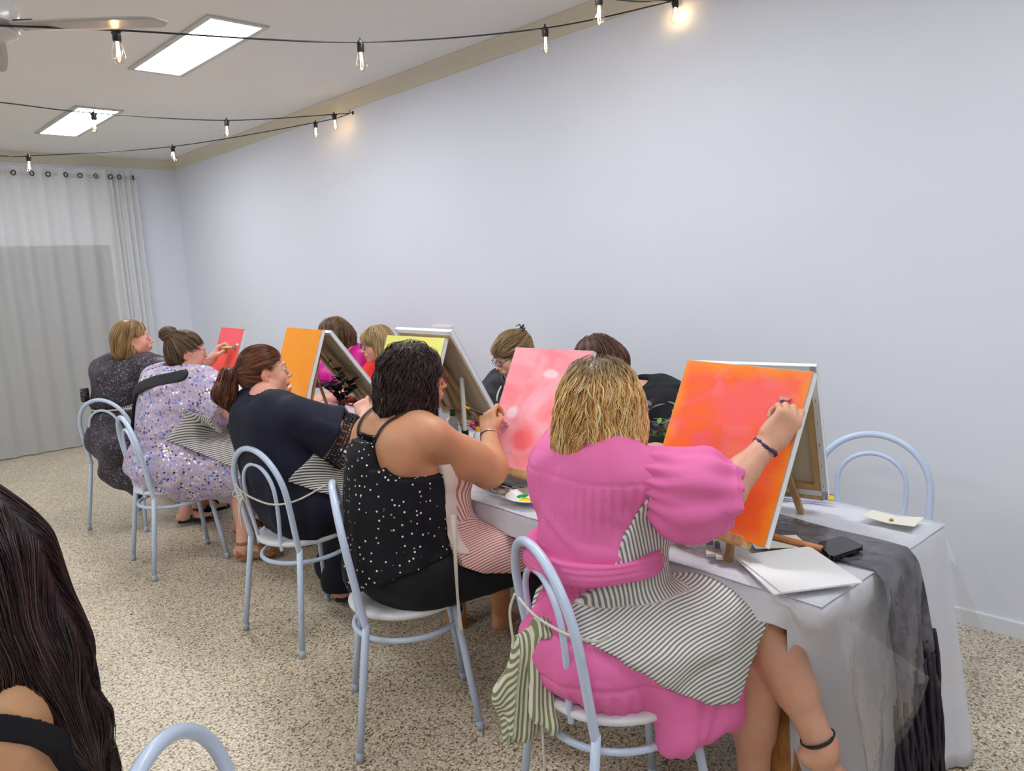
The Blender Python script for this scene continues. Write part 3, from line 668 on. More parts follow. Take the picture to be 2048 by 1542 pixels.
def head_prims(h,full=1.,jaw=1.):
    s=h['s'];M=h['M']; E=lambda c,r,k=.012,op='add',R=None: el(hl(h,c),A(*r)*s,M if R is None else M@R,k*s,op); C=lambda a,b,ra,rb,k=.008,op='add': rc(hl(h,a),hl(h,b),ra*s,rb*s,k*s,op)
    L=[E((0,-.014,.028),(.073,.093,.087),0),E((0,.026,-.018),(.062*full,.062,.080),.03),E((0,.040,-.072),(.045*full*jaw,.044,.036),.03),E((0,.070,-.097),(.021*jaw,.017,.015),.022)]
    for x in (-1,1):
        L+=[E((x*.036,.060,-.036),(.025*full,.022,.027),.02),E((x*.052,.015,-.062),(.016*full,.035,.026),.02)]
    L+=[C((-.028,.078,.020),(.028,.078,.020),.011,.011,.014)]
    for x in (-1,1): L+=[E((x*.031,.098,.002),(.016,.014,.010),.010,'sub'),E((x*.031,.0785,.001),(.0165,.012,.012),.004)]
    L+=[C((0,.084,.010),(0,.106,-.026),.0065,.0095,.010),E((0,.108,-.030),(.0105,.0095,.0085),.008)]
    for x in (-1,1): L+=[E((x*.012,.098,-.034),(.0075,.009,.0065),.005)]
    L+=[E((0,.088,-.060),(.030,.012,.018),.012),E((0,.0965,-.0565),(.022,.0085,.0052),.003),E((0,.0950,-.0685),(.019,.0085,.0060),.003),E((0,.112,-.0625),(.024,.014,.0012),.002,'sub')]
    for x in (-1,1):
        R=np.array(Matrix.Rotation(-.28,3,'X'))@np.array(Matrix.Rotation(x*.25,3,'Z'))
        L+=[E((x*.074,-.010,-.006),(.007,.018,.031),.006,'add',R),E((x*.083,-.004,-.004),(.006,.009,.018),.004,'sub',R),E((x*.073,-.004,-.034),(.006,.009,.009),.005)]
    return L
def eyes(h,parent,col=(90,110,120),lash=True):
    M_W=pm('eye_white',(226,222,220),.2); M_I=pm('iris_%d'%col[0],col,.2); M_D=pm('pupil_dark',(18,14,14),.15)
    for x in (-1,1):
        c=hl(h,(x*.031,.0795,.0015)); r=.0118*h['s']
        b=MB().lathe([(r*math.sin(a),r*math.cos(a)) for a in np.linspace(0,math.pi,13)],(0,0,0),16); V=np.concatenate(b.V)
        R=frame(h['M']@A(x*.05,1,-.05)); Q=V@np.array([[1,0,0],[0,0,1],[0,-1,0]]).T; V2=Q@R.T+c
        q=Q[:,1]/r; fi=[np.mean([q[i] for i in f]) for f in b.F]; o=mesh_np('eye',V2,b.F,parent=parent,mats=[M_W,M_I,M_D],midx=[2 if v>.97 else (1 if v>.86 else 0) for v in fi])
        if lash:
            pts=[hl(h,(x*(.031+.014*math.cos(a)),.0895-.0045*abs(math.cos(a))**2,.0035+.0065*math.sin(a))) for a in np.linspace(.15,math.pi-.15,9)]
            MB().tube(pts,[.0006]+[.0013]*7+[.0006],5).build('eyelashes',M_D,parent,True)
def brows(h,parent,mat):
    b=MB()
    for x in (-1,1):
        pts=[hl(h,(x*(.016+.030*q),.0895-.016*q*q,.0205+.007*math.sin(q*2.6))) for q in np.linspace(0,1,7)]; b.tube(pts,[.0022,.0030,.0032,.003,.0026,.002,.001],6,flat=(1,.55))
    b.build('eyebrows',mat,parent,True)
def glasses(h,parent,mat,w=.024,hh=.018):
    g=MB()
    for x in (-1,1):
        pts=[hl(h,(x*.033+w*np.sign(math.cos(a))*abs(math.cos(a))**.7,.107-abs(x*.033+w*math.cos(a))*.12,.0+hh*np.sign(math.sin(a))*abs(math.sin(a))**.7)) for a in np.linspace(0,2*math.pi,25)]
        g.tube(pts,.0017*h['s'],6,cap=False); g.tube([hl(h,(x*(.033+w),.100,.006)),hl(h,(x*.073,.090,.008)),hl(h,(x*.079,.03,.008)),hl(h,(x*.079,-.02,.006)),hl(h,(x*.078,-.035,-.012))],.0017*h['s'],6)
    g.tube([hl(h,(-.010,.104,.004)),hl(h,(0,.108,.007)),hl(h,(.010,.104,.004))],.0016,6); o=g.build('eyeglasses',mat,parent,True); return o
def hand_prims(W,d,n,thumb=1,curl=(55,75,50),s=1.,spread=1.,thumb_in=.6,k=.006,curls=None):
    """W wrist, d direction along palm, n palm-side normal, thumb=+1: thumb on side cross(d,n)"""
    d=nrm(d);n=nrm(n-d*np.dot(n,d)); l=np.cross(d,n)*thumb; M=np.array([l,d,n]).T; P=lambda a,b,c:W+M@(A(a,b,c)*s)
    L=[bx(P(0,.047,.000),A(.039,.044,.0135)*s,M,rd=.013*s,k=.016),rc(P(0,-.015,0),P(0,.02,0),.025*s,.027*s,k=.02,flat=(n,.72)),el(P(.020,.030,.010),A(.019,.027,.013)*s,M,k=.012),el(P(-.022,.035,.008),A(.015,.03,.011)*s,M,k=.012)]
    base=[(.0285,.086),(.0095,.090),(-.0095,.087),(-.0275,.079)]; Ls=[(.040,.025,.021),(.044,.028,.022),(.041,.026,.022),(.033,.021,.019)]
    for i,((bx_,by),ln) in enumerate(zip(base,Ls)):
        c=curls[i] if curls else curl; p=P(bx_,by,.001); ang=0; prev=p; r=(.0092,.0084,.0078,.0068); sp=math.radians((1.5-i)*4*spread); dirs=M@A(math.sin(sp),math.cos(sp),0)
        for j in range(3):
            ang+=math.radians(c[j]); q=prev+(dirs*math.cos(ang)+n*math.sin(ang))*ln[j]*s; f=.9 if i==3 else 1
            L.append(rc(prev,q,r[j]*f*s,r[j+1]*f*s,k=k if j else .009)); prev=q
    t0=P(.022,.022,.006); t1=P(.043,.048,.014+.012*thumb_in); t2=P(.048-.022*thumb_in,.078,.020+.022*thumb_in); t3=P(.046-.040*thumb_in,.098,.022+.026*thumb_in)
    L+=[rc(t0,t1,.015*s,.0118*s,k=.012),rc(t1,t2,.0115*s,.0098*s,k=.006),rc(t2,t3,.0098*s,.0078*s,k=.005)]
    return L,M,P
def limb(a,m,b,r,k=.02,bulge=.0):
    """three-joint limb with four radii"""
    a,m,b=A(*a),A(*m),A(*b); return [rc(a,m,r[0],r[1],k=k),rc(m,b,r[1]*.98,r[2],k=k)]
def arm_prims(S,E,W,r=(.050,.043,.041,.027),k=.02,flab=0.):
    S,E,W=A(*S),A(*E),A(*W); d=nrm(E-S); q=nrm(W-E); L=[rc(S,E,r[0],r[1],k=.035),rc(S*.55+E*.45,S*.25+E*.75,r[0]*1.0,r[1]*1.02,k=.02),rc(E,W,r[2]*.95,r[3],k=.022),rc(E+q*.03,E*.55+W*.45,r[2],r[2]*.82,k=.02)]
    if flab: L.append(el(S*.5+E*.5+A(0,0,-flab*.5),(flab+.03,flab+.03,flab+.03),k=.03))
    return L
def leg_prims(Hp,K,An,r=(.088,.056,.052,.033),k=.03):
    Hp,K,An=A(*Hp),A(*K),A(*An); back=nrm(np.cross(np.cross(K-Hp,An-K),An-K))
    L=[rc(Hp,K,r[0],r[1],k=.04),rc(K,An,r[1]*.92,r[3],k=.03),rc(K*.75+An*.25,K*.45+An*.55,r[2]*1.08,r[2]*.85,k=.03),el(K,(r[1]*1.02,)*3,k=.02)]
    return L
def foot_prims(An,d,s=1.,k=.01):
    """bare foot on ground direction d; An ankle"""
    d=nrm(d); up=A(0,0,1)-d*d[2]; up=nrm(up); l=np.cross(d,up); M=np.array([l,d,up]).T; P=lambda a,b,c:An+M@(A(a,b,c)*s)
    L=[el(P(0,-.022,-.040),A(.030,.040,.030)*s,M,k=.02),rc(P(0,.0,-.02),P(0,.09,-.052),.032*s,.024*s,k=.03),el(P(0,.10,-.056),A(.042,.055,.018)*s,M,k=.02),rc(P(0,0,.02),P(0,0,-.03),.033*s,.034*s,k=.02)]
    for i,x in enumerate((-.030,-.014,.0,.013,.027)): L.append(rc(P(x,.135,-.060),P(x*1.05,.158+(.012 if i in(0,) else -.005*i*0)-abs(x)*.15,-.064),.0105*s,(.0115 if i==0 else .0085)*s,k=.006))
    return L,M,P
def torso_prims(N,SL,SR,C,Wt,Pv,right,fwd,w=1.,d=1.,bust=0.,belly=0.,up=None):
    """N neck base, SL/SR shoulders, C chest centre, Wt waist, Pv pelvis; right/fwd unit vectors"""
    up=nrm(np.asarray(N)-np.asarray(Pv)) if up is None else up; r=nrm(right); f=nrm(np.cross(up,r)); M=np.array([r,f,up]).T
    N,SL,SR,C,Wt,Pv=[A(*v) for v in (N,SL,SR,C,Wt,Pv)]
    L=[el(C,A(.155*w,.105*d,.15),M,k=0),el(C*.45+Wt*.55,A(.142*w,.105*d,.11),M,k=.05),el(Wt,A(.143*w,.115*d,.10),M,k=.05),el(Pv,A(.180*w,.140*d,.115),None if False else np.array([nrm(right),nrm(np.cross(A(0,0,1),right)),A(0,0,1)]).T,k=.06),
       rc(SL,N+(SL-N)*.15-up*.02,.050,.055,k=.04),rc(SR,N+(SR-N)*.15-up*.02,.050,.055,k=.04),rc(C+up*.08+r*.09,C+up*.08-r*.09,.075*d,.075*d,k=.05)]
    for x in (-1,1):
        L.append(el(C+r*x*.075+up*.03-f*.055,A(.065,.045,.085),M,k=.04))
        if bust: L.append(el(C+r*x*.078*w+f*(.085*d+.02)-up*.045,A(.070,.060+bust*.3,.068)*(1+bust),M,k=.035))
    if belly: L.append(el(Wt+f*.06*d-up*.04,A(.14*w,.10*d*(1+belly),.11),M,k=.05))
    return L,M
def body(name,prims,mat,parent,h,hd=None,hres=None):
    V,F=nets(prims,h); at={}
    lip=np.zeros(len(V)); bl=np.zeros(len(V))
    if hd is not None:
        Q=((V-hd['o'])@hd['M'])/hd['s']
        lip=np.clip(1.6-((np.abs(Q[:,0])/.0225)**2+((Q[:,2]+.0625)/.0108)**2)*1.3,0,1)*(Q[:,1]>.083)
        for x in (-1,1): bl=np.maximum(bl,np.exp(-(((Q[:,0]-x*.045)/.02)**2+((Q[:,2]+.035)/.02)**2))*(Q[:,1]>.03))
        bl=np.maximum(bl,np.exp(-((Q[:,0]/.012)**2+((Q[:,2]+.03)/.012)**2))*(Q[:,1]>.095)*.8)
        ear=(np.abs(Q[:,0])>.072)&(np.abs(Q[:,1])<.04)&(np.abs(Q[:,2])<.05); bl=np.maximum(bl,ear*.8)
    at['lip']=lip; at['blush']=bl
    return mesh_np(name,V,F,mat,parent,True,at)
# ---- hair
def hair_mat(name,stops,rough=.42,root=None,spec=.5):
    if name in MATS: return MATS[name]
    t=NT(name); r=t.attr('rnd'); col=t.ramp(r,[(p,lin(c)) for p,c in stops])
    tt=t.attr('along'); 
    if root: col=t.mix(t.ramp(tt,[(.0,1),(root[1],0)]),col,lin(root[0]))
    t.set(col,Roughness=rough); t.b.inputs['Specular IOR Level'].default_value=spec; MATS[name]=t.m; return t.m
def strands(P,D_,n_side=3,w=.0012,taper=(.55,1,.2),name='hair_strands',mat=None,parent=None,rnd=None,along=None):
    """P (S,T,3) paths"""
    S,T,_=P.shape; T_=np.gradient(P,axis=1); T_/=np.linalg.norm(T_,axis=2,keepdims=True)+1e-9
    N=D_; B=np.cross(T_,N); B/=np.linalg.norm(B,axis=2,keepdims=True)+1e-9; N=np.cross(B,T_)
    t=np.linspace(0,1,T); ww=np.where(t<.5,taper[0]+(taper[1]-taper[0])*t*2,taper[1]+(taper[2]-taper[1])*(t-.5)*2)
    ww=ww[None,:]*(w if np.ndim(w) else np.full(S,w))[:,None]
    V=[]
    for k in range(n_side):
        a=2*math.pi*k/n_side+math.pi/2; V.append(P+ww[...,None]*(math.cos(a)*B*1.3+math.sin(a)*N*.8))
    V=np.stack(V,2).reshape(-1,3); idx=np.arange(S*T*n_side).reshape(S,T,n_side); nx=np.roll(idx,-1,axis=2)
    F=np.stack([idx[:,:-1],nx[:,:-1],nx[:,1:],idx[:,1:]],-1).reshape(-1,4)
    at={'rnd':np.repeat(rnd,T*n_side),'along':np.repeat((along if along is not None else np.tile(t,(S,1))).reshape(-1),n_side)}
    return mesh_np(name,V,F,mat,parent,True,at)
def hair(prims,flow,mat,parent,n=2200,length=.10,steps=12,w=.0011,wave=0.,wfreq=40.,seed=1,h=.006,lvl=(-.002,.004),hd=None,keep=None,clump=.5,name='hair',fall=0.,clip=None,zr=None,rscale=30.):
    """hair volume from SDF prims + strands running over it. flow(P)->direction field"""
    rg=np.random.default_rng(seed); V,F=nets(prims,h,clip=clip); N=vnormals(V,F)
    z0,z1=(V[:,2].min(),V[:,2].max()) if zr is None else zr
    rn=np.clip(.5+.22*wob(V,rscale,seed+3),0,1)
    base=mesh_np(name,V-N*.0015,F,mat,parent,True,{'rnd':rn*.5,'along':np.clip((z1-V[:,2])/(z1-z0+1e-6),0,1)})
    I=rg.integers(0,len(V),n); P=V[I]+rg.normal(size=(n,3))*h*.5
    if keep is not None: m=keep(P); P=P[m]; n=len(P)
    if hd is not None: m=((P-hl(hd,(0,-.01,.12)))**2).sum(1)>.016**2; P=P[m]; n=len(P)
    lv=lvl[0]+(lvl[1]-lvl[0])*rg.random(n); ln=length*(.6+.8*rg.random(n)); st=ln/steps
    path=[];nor=[]
    for s in range(steps+1):
        d,g=sdf_grad(prims,P); 
        if s==0: P=P-g*(d-lv)[:,None]; d,g=sdf_grad(prims,P)
        path.append(P.copy()); nor.append(g)
        f=flow(P); f=f/(np.linalg.norm(f,axis=1)[:,None]+1e-9); t=f-g*(f*g).sum(1)[:,None]*(1-fall); t/=np.linalg.norm(t,axis=1)[:,None]+1e-9
        P=P+t*st[:,None]; d2=sdf(prims,P); P=P-g*np.clip(d2-lv,-.01,.01)[:,None]*(1-fall)
    P=np.stack(path,1); Nn=np.stack(nor,1); T=steps+1
    if wave:
        Tn=np.gradient(P,axis=1); Tn/=np.linalg.norm(Tn,axis=2,keepdims=True)+1e-9; B=np.cross(Tn,Nn)
        ph=wob(P[:,0],14,seed+5)*3*(1-clump*.3)+rg.normal(size=n)*.5*(1-clump); s=np.arange(T)[None,:]*st[:,None]
        a=ph[:,None]+s*wfreq*2*math.pi/6.28; amp=wave*(.5+.8*rg.random(n))[:,None]
        P=P+B*(np.sin(a)*amp)[...,None]+Nn*(np.cos(a*1.0+.6)*amp*.55)[...,None]
    al=np.clip((z1-P[...,2])/(z1-z0+1e-6),0,1)
    rnd=np.clip(.5+.22*wob(path[0],rscale,seed+3)+.20*rg.normal(size=n),0,1)
    strands(P,Nn,3,w*(.7+.6*rg.random(n)),name=name+'_strands',mat=mat,parent=base,rnd=rnd,along=al)
    return base
def flow_down(h,crown=(0,-.03,.11),k=.9,part=0.,back=0.):
    cr=hl(h,crown); up=A(0,0,1); r=h['M'][:,0]; f=h['M'][:,1]
    def fn(P):
        v=P-cr; v=v-np.outer(v@up,up); q=v/(np.linalg.norm(v,axis=1)[:,None]+1e-6); near=np.exp(-(((P-cr)**2).sum(1))/(.09**2))[:,None]
        x=((P-hl(h,(0,0,0)))@r)[:,None]; s=np.sign(x)*r*part*np.clip(1.2-np.abs(x)/.05,0,1)
        return -up+q*k*near*2+s-f*back
    return fn
def flow_to(pt,extra=None):
    pt=A(*pt)
    def fn(P):
        v=pt-P; return v/(np.linalg.norm(v,axis=1)[:,None]+1e-6)+(extra if extra is not None else 0)
    return fn
def stripes(name,c1,c2,freq,duty=.5,rough=.8,wavy=0.):
    """attribute 'sv' in metres drives the stripes"""
    t=NT(name); v=t.attr('sv'); s=t.math('FRACT',t.math('MULTIPLY',v,freq)); m=t.ramp(s,[(0,0),(.06,1),(duty,1),(duty+.06,0)]); t.set(t.mix(m,lin(c1),lin(c2)),Roughness=rough); t.bump(t.noise(t.coord(),700,2),.2,.001); MATS[name]=t.m; return t.m
def fabric(name,col,rough=.75,folds=(18,.35,.006),var=.06,weave=600,sheen=0.):
    if name in MATS: return MATS[name]
    t=NT(name); c=lin(col); co=t.coord(); n=t.noise(co,9,4,.6); t.set(t.mix(n,tuple(x*(1-var) for x in c),tuple(min(1,x*(1+var)) for x in c)),Roughness=rough)
    t.b.inputs['Specular IOR Level'].default_value=.3
    if sheen: t.b.inputs['Sheen Weight'].default_value=sheen
    hgt=t.math('ADD',t.noise(co,folds[0],4,.55,dist=.7),t.math('MULTIPLY',t.noise(co,weave,1),.02)); t.bump(hgt,folds[1],folds[2]); MATS[name]=t.m; return t.m
def proj(prims,pts,lvl,it=5):
    P=np.array(pts,float)
    for _ in range(it):
        d,g=sdf_grad(prims,P); P=P-g*(d-lvl)[:,None]
    return P
def ribbon(name,pts,wv,w,mat,parent,th=.0015,sub=8,widths=None,tag_=None):
    """flat strap along pts; wv (3,) or (n,3) width directions"""
    P=spline(pts,sub); n=len(P); Wv=np.broadcast_to(np.asarray(wv,float),(len(pts),3)); Wv=spline(Wv,sub); ww=spline(np.array([[x,0,0] for x in (widths if widths is not None else [w]*len(pts))]),sub)[:,0]
    T=np.gradient(P,axis=0); T/=np.linalg.norm(T,axis=1)[:,None]+1e-9; Wv=Wv-T*(Wv*T).sum(1)[:,None]; Wv/=np.linalg.norm(Wv,axis=1)[:,None]+1e-9
    s=np.linspace(-.5,.5,5); G=P[:,None,:]+Wv[:,None,:]*(ww[:,None]*s[None,:])[...,None]
    return grid_mesh(name,G,mat,parent,thick=th)
# ================================================================ PERSON IN PINK (front right)
def polymask(pts,ax=(0,2)):
    """2D polygon signed distance (neg inside) on axes ax"""
    Q=np.array(pts,float)
    def f(P):
        p=P[:,list(ax)] if not callable(ax) else ax(P); d=np.full(len(p),1e9); s=np.ones(len(p)); n=len(Q)
        for i in range(n):
            a=Q[i];b=Q[i-1]; e=b-a; w=p-a; t=np.clip((w@e)/(e@e),0,1); d=np.minimum(d,((w-t[:,None]*e)**2).sum(1))
            c1=p[:,1]>=a[1];c2=p[:,1]<b[1];c3=e[0]*w[:,1]>e[1]*w[:,0]; fl=(c1&c2&c3)|(~c1&~c2&~c3); s[fl]*=-1
        return s*np.sqrt(d)
    return f
def pband(f,z0,z1): return f
def rt(F): F=nrm(F); return A(F[1],-F[0],0)
def brush(name,p,d,label,hcol,L=.19,w=.006,head=.02,bcol=(226,222,206),flat=True,tip=(236,200,20),fer=.022,side=None,group=None):
    """paint brush: p centre of the handle, d toward the bristles"""
    d=nrm(d); R=frame(d,side if side is not None else (0,0,1)); o=empty(name); o.location=p; tag(o,label,'paintbrush',group)
    prof=[(0,-L*.5),(w*.55,-L*.5+.002),(w*.62,-L*.35),(w,-L*.05),(w*.8,L*.3),(w*.95,L*.5),(0,L*.5)]
    Q=R@np.array([[1,0,0],[0,0,1],[0,1,0]])
    MB().lathe(prof,n=12,R=Q).build('handle',pm('brush_handle_%d_%d_%d'%hcol,hcol,.3),o,True)
    MB().lathe([(0,-L*.5-.001),(w*.66,-L*.5),(w*.68,-L*.5+.018),(0,-L*.5+.018)],n=12,R=Q).build('handle_tip',pm('brush_tip_%d_%d_%d'%tip,tip,.3),o,True)
    def flatbox(y0,y1,a0,a1,b0,b1,mat,nm):
        V=[R@A(sx*(a0 if k==0 else a1),(y0 if k==0 else y1),sz*(b0 if k==0 else b1)) for k in (0,1) for sx,sz in ((-1,-1),(1,-1),(1,1),(-1,1))]
        MB().add(V,[(0,3,2,1),(4,5,6,7),(0,1,5,4),(1,2,6,5),(2,3,7,6),(3,0,4,7)]).build(nm,mat,o)
    M_F=pm('brush_ferrule',(186,188,190),.25,Metallic=.9)
    flatbox(L*.5-.004,L*.5+fer,w*.95,head,w*.9,.005,M_F,'ferrule'); flatbox(L*.5+fer,L*.5+fer+.030,head*.97,head,.0045,.0022,pm('bristle_%d_%d_%d'%bcol,bcol,.8),'bristles'); return o
SK_FAIR=skin_mat('skin_fair_freckled',(216,168,140)); SK_TAN=skin_mat('skin_tan',(204,150,112)); SK_PINK=skin_mat('skin_rosy',(224,172,152)); SK_OLD=skin_mat('skin_light',(222,174,150)); SK_GOLD=skin_mat('skin_golden',(214,166,124))
WH=[]  # people roots
def person(label): r=empty('person',label=label,cat='person'); WH.append(r); return r
def P_pink():
    r=person('woman in bright pink puff-sleeved dress with wavy blonde bob painting the orange canvas')
    F=A(.978,-.208,0); R=rt(F); Hd=HF((1.505,1.245,1.185),(.90,.40,-.10),s=1.03)
    N,SL,SR=A(1.475,1.25,1.075),A(1.51,1.41,1.035),A(1.455,1.095,1.035); C,Wt,Pv=A(1.455,1.245,.965),A(1.445,1.245,.80),A(1.455,1.24,.58)
    tp_,TM=torso_prims(N,SL,SR,C,Wt,Pv,R,F,w=1.02,d=1.05,bust=.12,belly=.1)
    E_,W_=A(1.60,.955,.985),A(1.755,.912,1.085); K_=A(1.81,.870,1.165)
    hd=nrm(K_-W_); hn=nrm(A(.62,.75,.05))
    hp,hM,hP=hand_prims(W_,hd,hn,thumb=-1,curl=(48,80,50),curls=[(40,72,45),(55,80,50),(62,82,50),(66,80,50)],s=1.0,thumb_in=.9,k=.004)
    LE,LW=A(1.66,1.50,.86),A(1.74,1.34,.80)
    KA,AA=A(1.735,.925,.628),A(1.772,.775,.295); KB,AB=A(1.775,.965,.475),A(1.80,.985,.085); HL,HR=A(1.49,1.325,.55),A(1.47,1.15,.53)
    P=[]+tp_+[rc(N+A(0,0,-.03),hl(Hd,(0,-.02,-.05)),.058,.052,k=.03)]+head_prims(Hd,full=1.05)
    P+=arm_prims(SR,E_,W_,(.052,.045,.044,.028))+[rc(E_-A(.03,0,.012),E_+A(.01,0,-.005),.042,.040,k=.03)]+hp
    P+=arm_prims(SL,LE,LW,(.05,.043,.04,.028)); h2,_,_=hand_prims(LW,A(.3,-.9,-.2),A(0,0,-1),thumb=-1,curl=(30,30,20)); P+=h2
    P+=leg_prims(HL,KA,AA,(.092,.066,.062,.037))+leg_prims(HR,KB,AB,(.095,.068,.068,.042))
    fp,_,_=foot_prims(AA,A(.62,-.58,-.50),s=.86); P+=fp; fp,_,_=foot_prims(AB,A(.95,-.1,0)); P+=fp
    bd=body('body',P,SK_FAIR,r,.0042,Hd); M_B=pm('eyebrow_blonde',(150,116,80),.7); eyes(Hd,r); brows(Hd,r,M_B)
    # dress
    M_D=fabric('pink_cotton',(236,116,176),.62,(11,.38,.010),.05,500)
    up=A(0,0,1)
    D=[p for p in tp_]; side=R
    D+=[el(Pv+A(-.01,0,-.005),(.185,.205,.125),k=.05),rc(HR+A(0,0,.0),HR+(KB-HR)*.52+A(0,0,.03),.118,.108,k=.05),rc(HL,HL+(KA-HL)*.55,.115,.095,k=.05),rc(HL*.5+HR*.5,HL*.5+HR*.5+F*.18+A(0,0,.01),.11,.10,k=.06)]
    # skirt hanging over the right and rear edge of the seat
    M2=np.array([F,-R,A(0,0,1)]).T
    D+=[bx(A(1.53,.985,.49),(.115,.016,.12),M2,rd=.015,k=.06),bx(A(1.545,.975,.455),(.075,.014,.065),M2,rd=.013,k=.05),rc(A(1.31,1.27,.60),A(1.36,1.14,.53),.045,.045,k=.06)]
    yk=lambda Q:(Q[:,2]-1.045+.02*np.sin((Q[:,1]-1.2)*6))
    def dd(V):
        q=(V-C); ang=np.arctan2(q@R,-(q@F)); z=V[:,2]; w=.0
        fold=np.maximum(0,wob(V*A(1,1,.35),9,2))*.006+wob(V,5,5)*.004
        g=np.sin(ang*46+1.5*wob(V,3,8))*.0026*np.clip((1.035-z)/.02,0,1)*np.clip((z-.88)/.12,0,1)      # yoke gathers
        g+=np.sin(ang*40+2*wob(V,3,9))*.004*np.clip((.79-z)/.02,0,1)*np.clip((z-.60)/.15,0,1)           # gathers under the belt
        g+=np.sin(ang*36+2*wob(V,3,7))*.0028*np.clip((.535-z)/.02,0,1)                                  # ruffle
        seam=-.003*np.exp(-((z-1.038)/.004)**2)-.004*np.exp(-((z-.545)/.005)**2)+.006*np.clip((.545-z)/.03,0,1)*(z>.3)
        diag=.006*np.maximum(0,np.sin((V@nrm(A(.3,-.5,1)))*55+2*wob(V,4,4)))*np.exp(-((z-.90)/.07)**2)
        return fold+g+seam+diag
    def post(Pq,d):
        d=np.maximum(d,-((Pq-A(1.50,1.25,1.11))**2).sum(1)**.5+.066)   # neckline
        return d
    garment('dress',D,M_D,r,.0055,off=.013,disp=dd,post=post,clip=[(SL+nrm(SL-N)*.02,nrm(SL-N))])
    # collar
    ring=[hl(Hd,(0,-.02,-.05))*.35+N*.65+ (R*math.cos(a)+F*math.sin(a)*.9)*.064+A(0,0,.022-.012*math.sin(a)) for a in np.linspace(0,2*math.pi,33)]
    G=np.array([[p+A(0,0,z)+(p-N)*A(1,1,0)*o_ for z,o_ in ((-.022,.25),(-.006,.10),(.010,.02),(.016,-.02))] for p in ring[:-1]]); grid_mesh('collar',G,M_D,r,thick=.003,closed_u=True)
    # puff sleeves
    def puff(S,E,sgn,name='puff_sleeve'):
        d=nrm(E-S); mid=S+d*.13; end=S+d*.235
        Pz=[el(S+d*.03+A(0,0,.015),(.062,.062,.058)),rc(S+d*.08+A(0,0,-.01),end,.082,.070,k=.04),el(mid+A(-.01,0,-.055),(.09,.085,.075),k=.05),el(mid+A(0,0,.02),(.08,.08,.068),k=.04)]
        Pz+=[rc(end-d*.015,end+d*.12,.058,.075,k=.008,op='sub')]
        def ds(V):
            q=V-S; t=q@d; a=np.arctan2((q-np.outer(t,d))@nrm(np.cross(d,A(0,0,1))),q[:,2]-t*d[2])
            g=np.sin(a*15+1.6*wob(V,4,3))*.0052*np.exp(-((t-.01)/.055)**2)+np.maximum(0,wob(V*1.0,7,6))*.0065*np.clip(t/.06,0,1)+.004*np.sin(a*9+t*20)*np.clip(t/.1,0,1)
            return g+.004*np.exp(-((t-.215)/.006)**2)
        garment(name,Pz,M_D,r,.005,off=.004,disp=ds,clip=[(end,d)])
    puff(SR,E_,1); puff(SL,LE,-1)
    # fabric belt with small side knot
    bm=[p for p in tp_[:4]]
    garment('sash_belt',bm+[el(Wt,(.145,.15,.08),k=.05)],M_D,r,.005,off=.027,clip=[(A(0,0,.845),(0,0,1)),(A(0,0,.795),(0,0,-1))],disp=lambda V:.0022*np.sin(V[:,2]*420)+.002*wob(V,6,1))
    MB().tube(spline([Wt+R*.155+F*-.03+A(0,0,z) for z in (.0,.03,.055,.03,.0)]+[Wt+R*.165+F*.0+A(0,0,-.02)],4),[.006]*21,8,flat=(1.5,.7)).build('belt_knot',M_D,r,True)
    # apron
    M_A=stripes('grey_ticking',(228,224,216),(124,126,128),88,.46)
    AP=[p for p in tp_]+D[len(tp_):]+leg_prims(HL,KA,AA,(.11,.085,.06,.03))[:1]+[rc(HR,HR+(KB-HR)*.86+A(0,0,.055),.125,.115,k=.05),rc(A(1.50,1.10,.63),A(1.73,.99,.625),.075,.070,k=.05),bx(A(1.63,.975,.53),(.13,.012,.11),M2,rd=.01,k=.05)]
    msk=polymask([(1.235,.72),(1.12,.80),(1.20,.86),(1.30,.93),(1.38,1.0),(1.62,1.02),(1.62,.80),(1.68,.76),(1.655,.66),(1.585,.455),(1.50,.48),(1.42,.53),(1.35,.60),(1.28,.665)])
    def pa(Pq,d):
        m=msk(Pq); d=np.maximum(d,m); d=np.maximum(d,-((Pq-A(1.25,1.02,.745))@nrm(A(.8,-.4,-.487)))); d=np.maximum(d,(Pq[:,1]-1.42)); bib=np.maximum(Pq[:,2]-.80,1.20-Pq[:,1]+.0*d); 
        d=np.maximum(d,-np.maximum(.70-Pq[:,2]*0-.70,.0)-1) ; return d
    def sv(V,N_):
        w=np.clip((V[:,2]-.70)/.05,0,1)*np.clip((1.62-V[:,0])/.05,0,1)
        lap=-(V[:,2]*.95+V[:,1]*.80)+.008*np.sin(V[:,0]*26+1)+.003*wob(V,5,3)+.05*(V[:,0]-1.5); bib=(V[:,0]*.95-V[:,1]*.25)*1.0+V[:,2]*.22+.003*wob(V,5,4)
        return {'sv':np.where(w>.5,bib,lap)}
    garment('striped_apron',AP,M_A,r,.005,off=.0235,post=pa,attr=sv,disp=lambda V:np.maximum(0,wob(V*A(.5,1,1),8,12))*.006-.001)
    tie=pm('cream_cotton_tie',(214,208,192),.8)
    MB().tube(spline([A(1.235,1.02,.735),A(1.245,1.07,.70),A(1.235,1.15,.695),A(1.225,1.24,.715),A(1.235,1.31,.74)],8),.0038,7).build('apron_string',tie,r,True)
    MB().tube(spline([A(1.232,1.32,.75),A(1.225,1.335,.70),A(1.222,1.325,.62),A(1.228,1.33,.55)],6),.0036,6).build('apron_string',tie,r,True)
    # bracelet of beads
    b=MB(); ax=nrm(K_*.3+W_*.7-E_); cc=W_-nrm(W_-E_)*.022; u=nrm(np.cross(ax,A(0,0,1))); v=np.cross(ax,u)
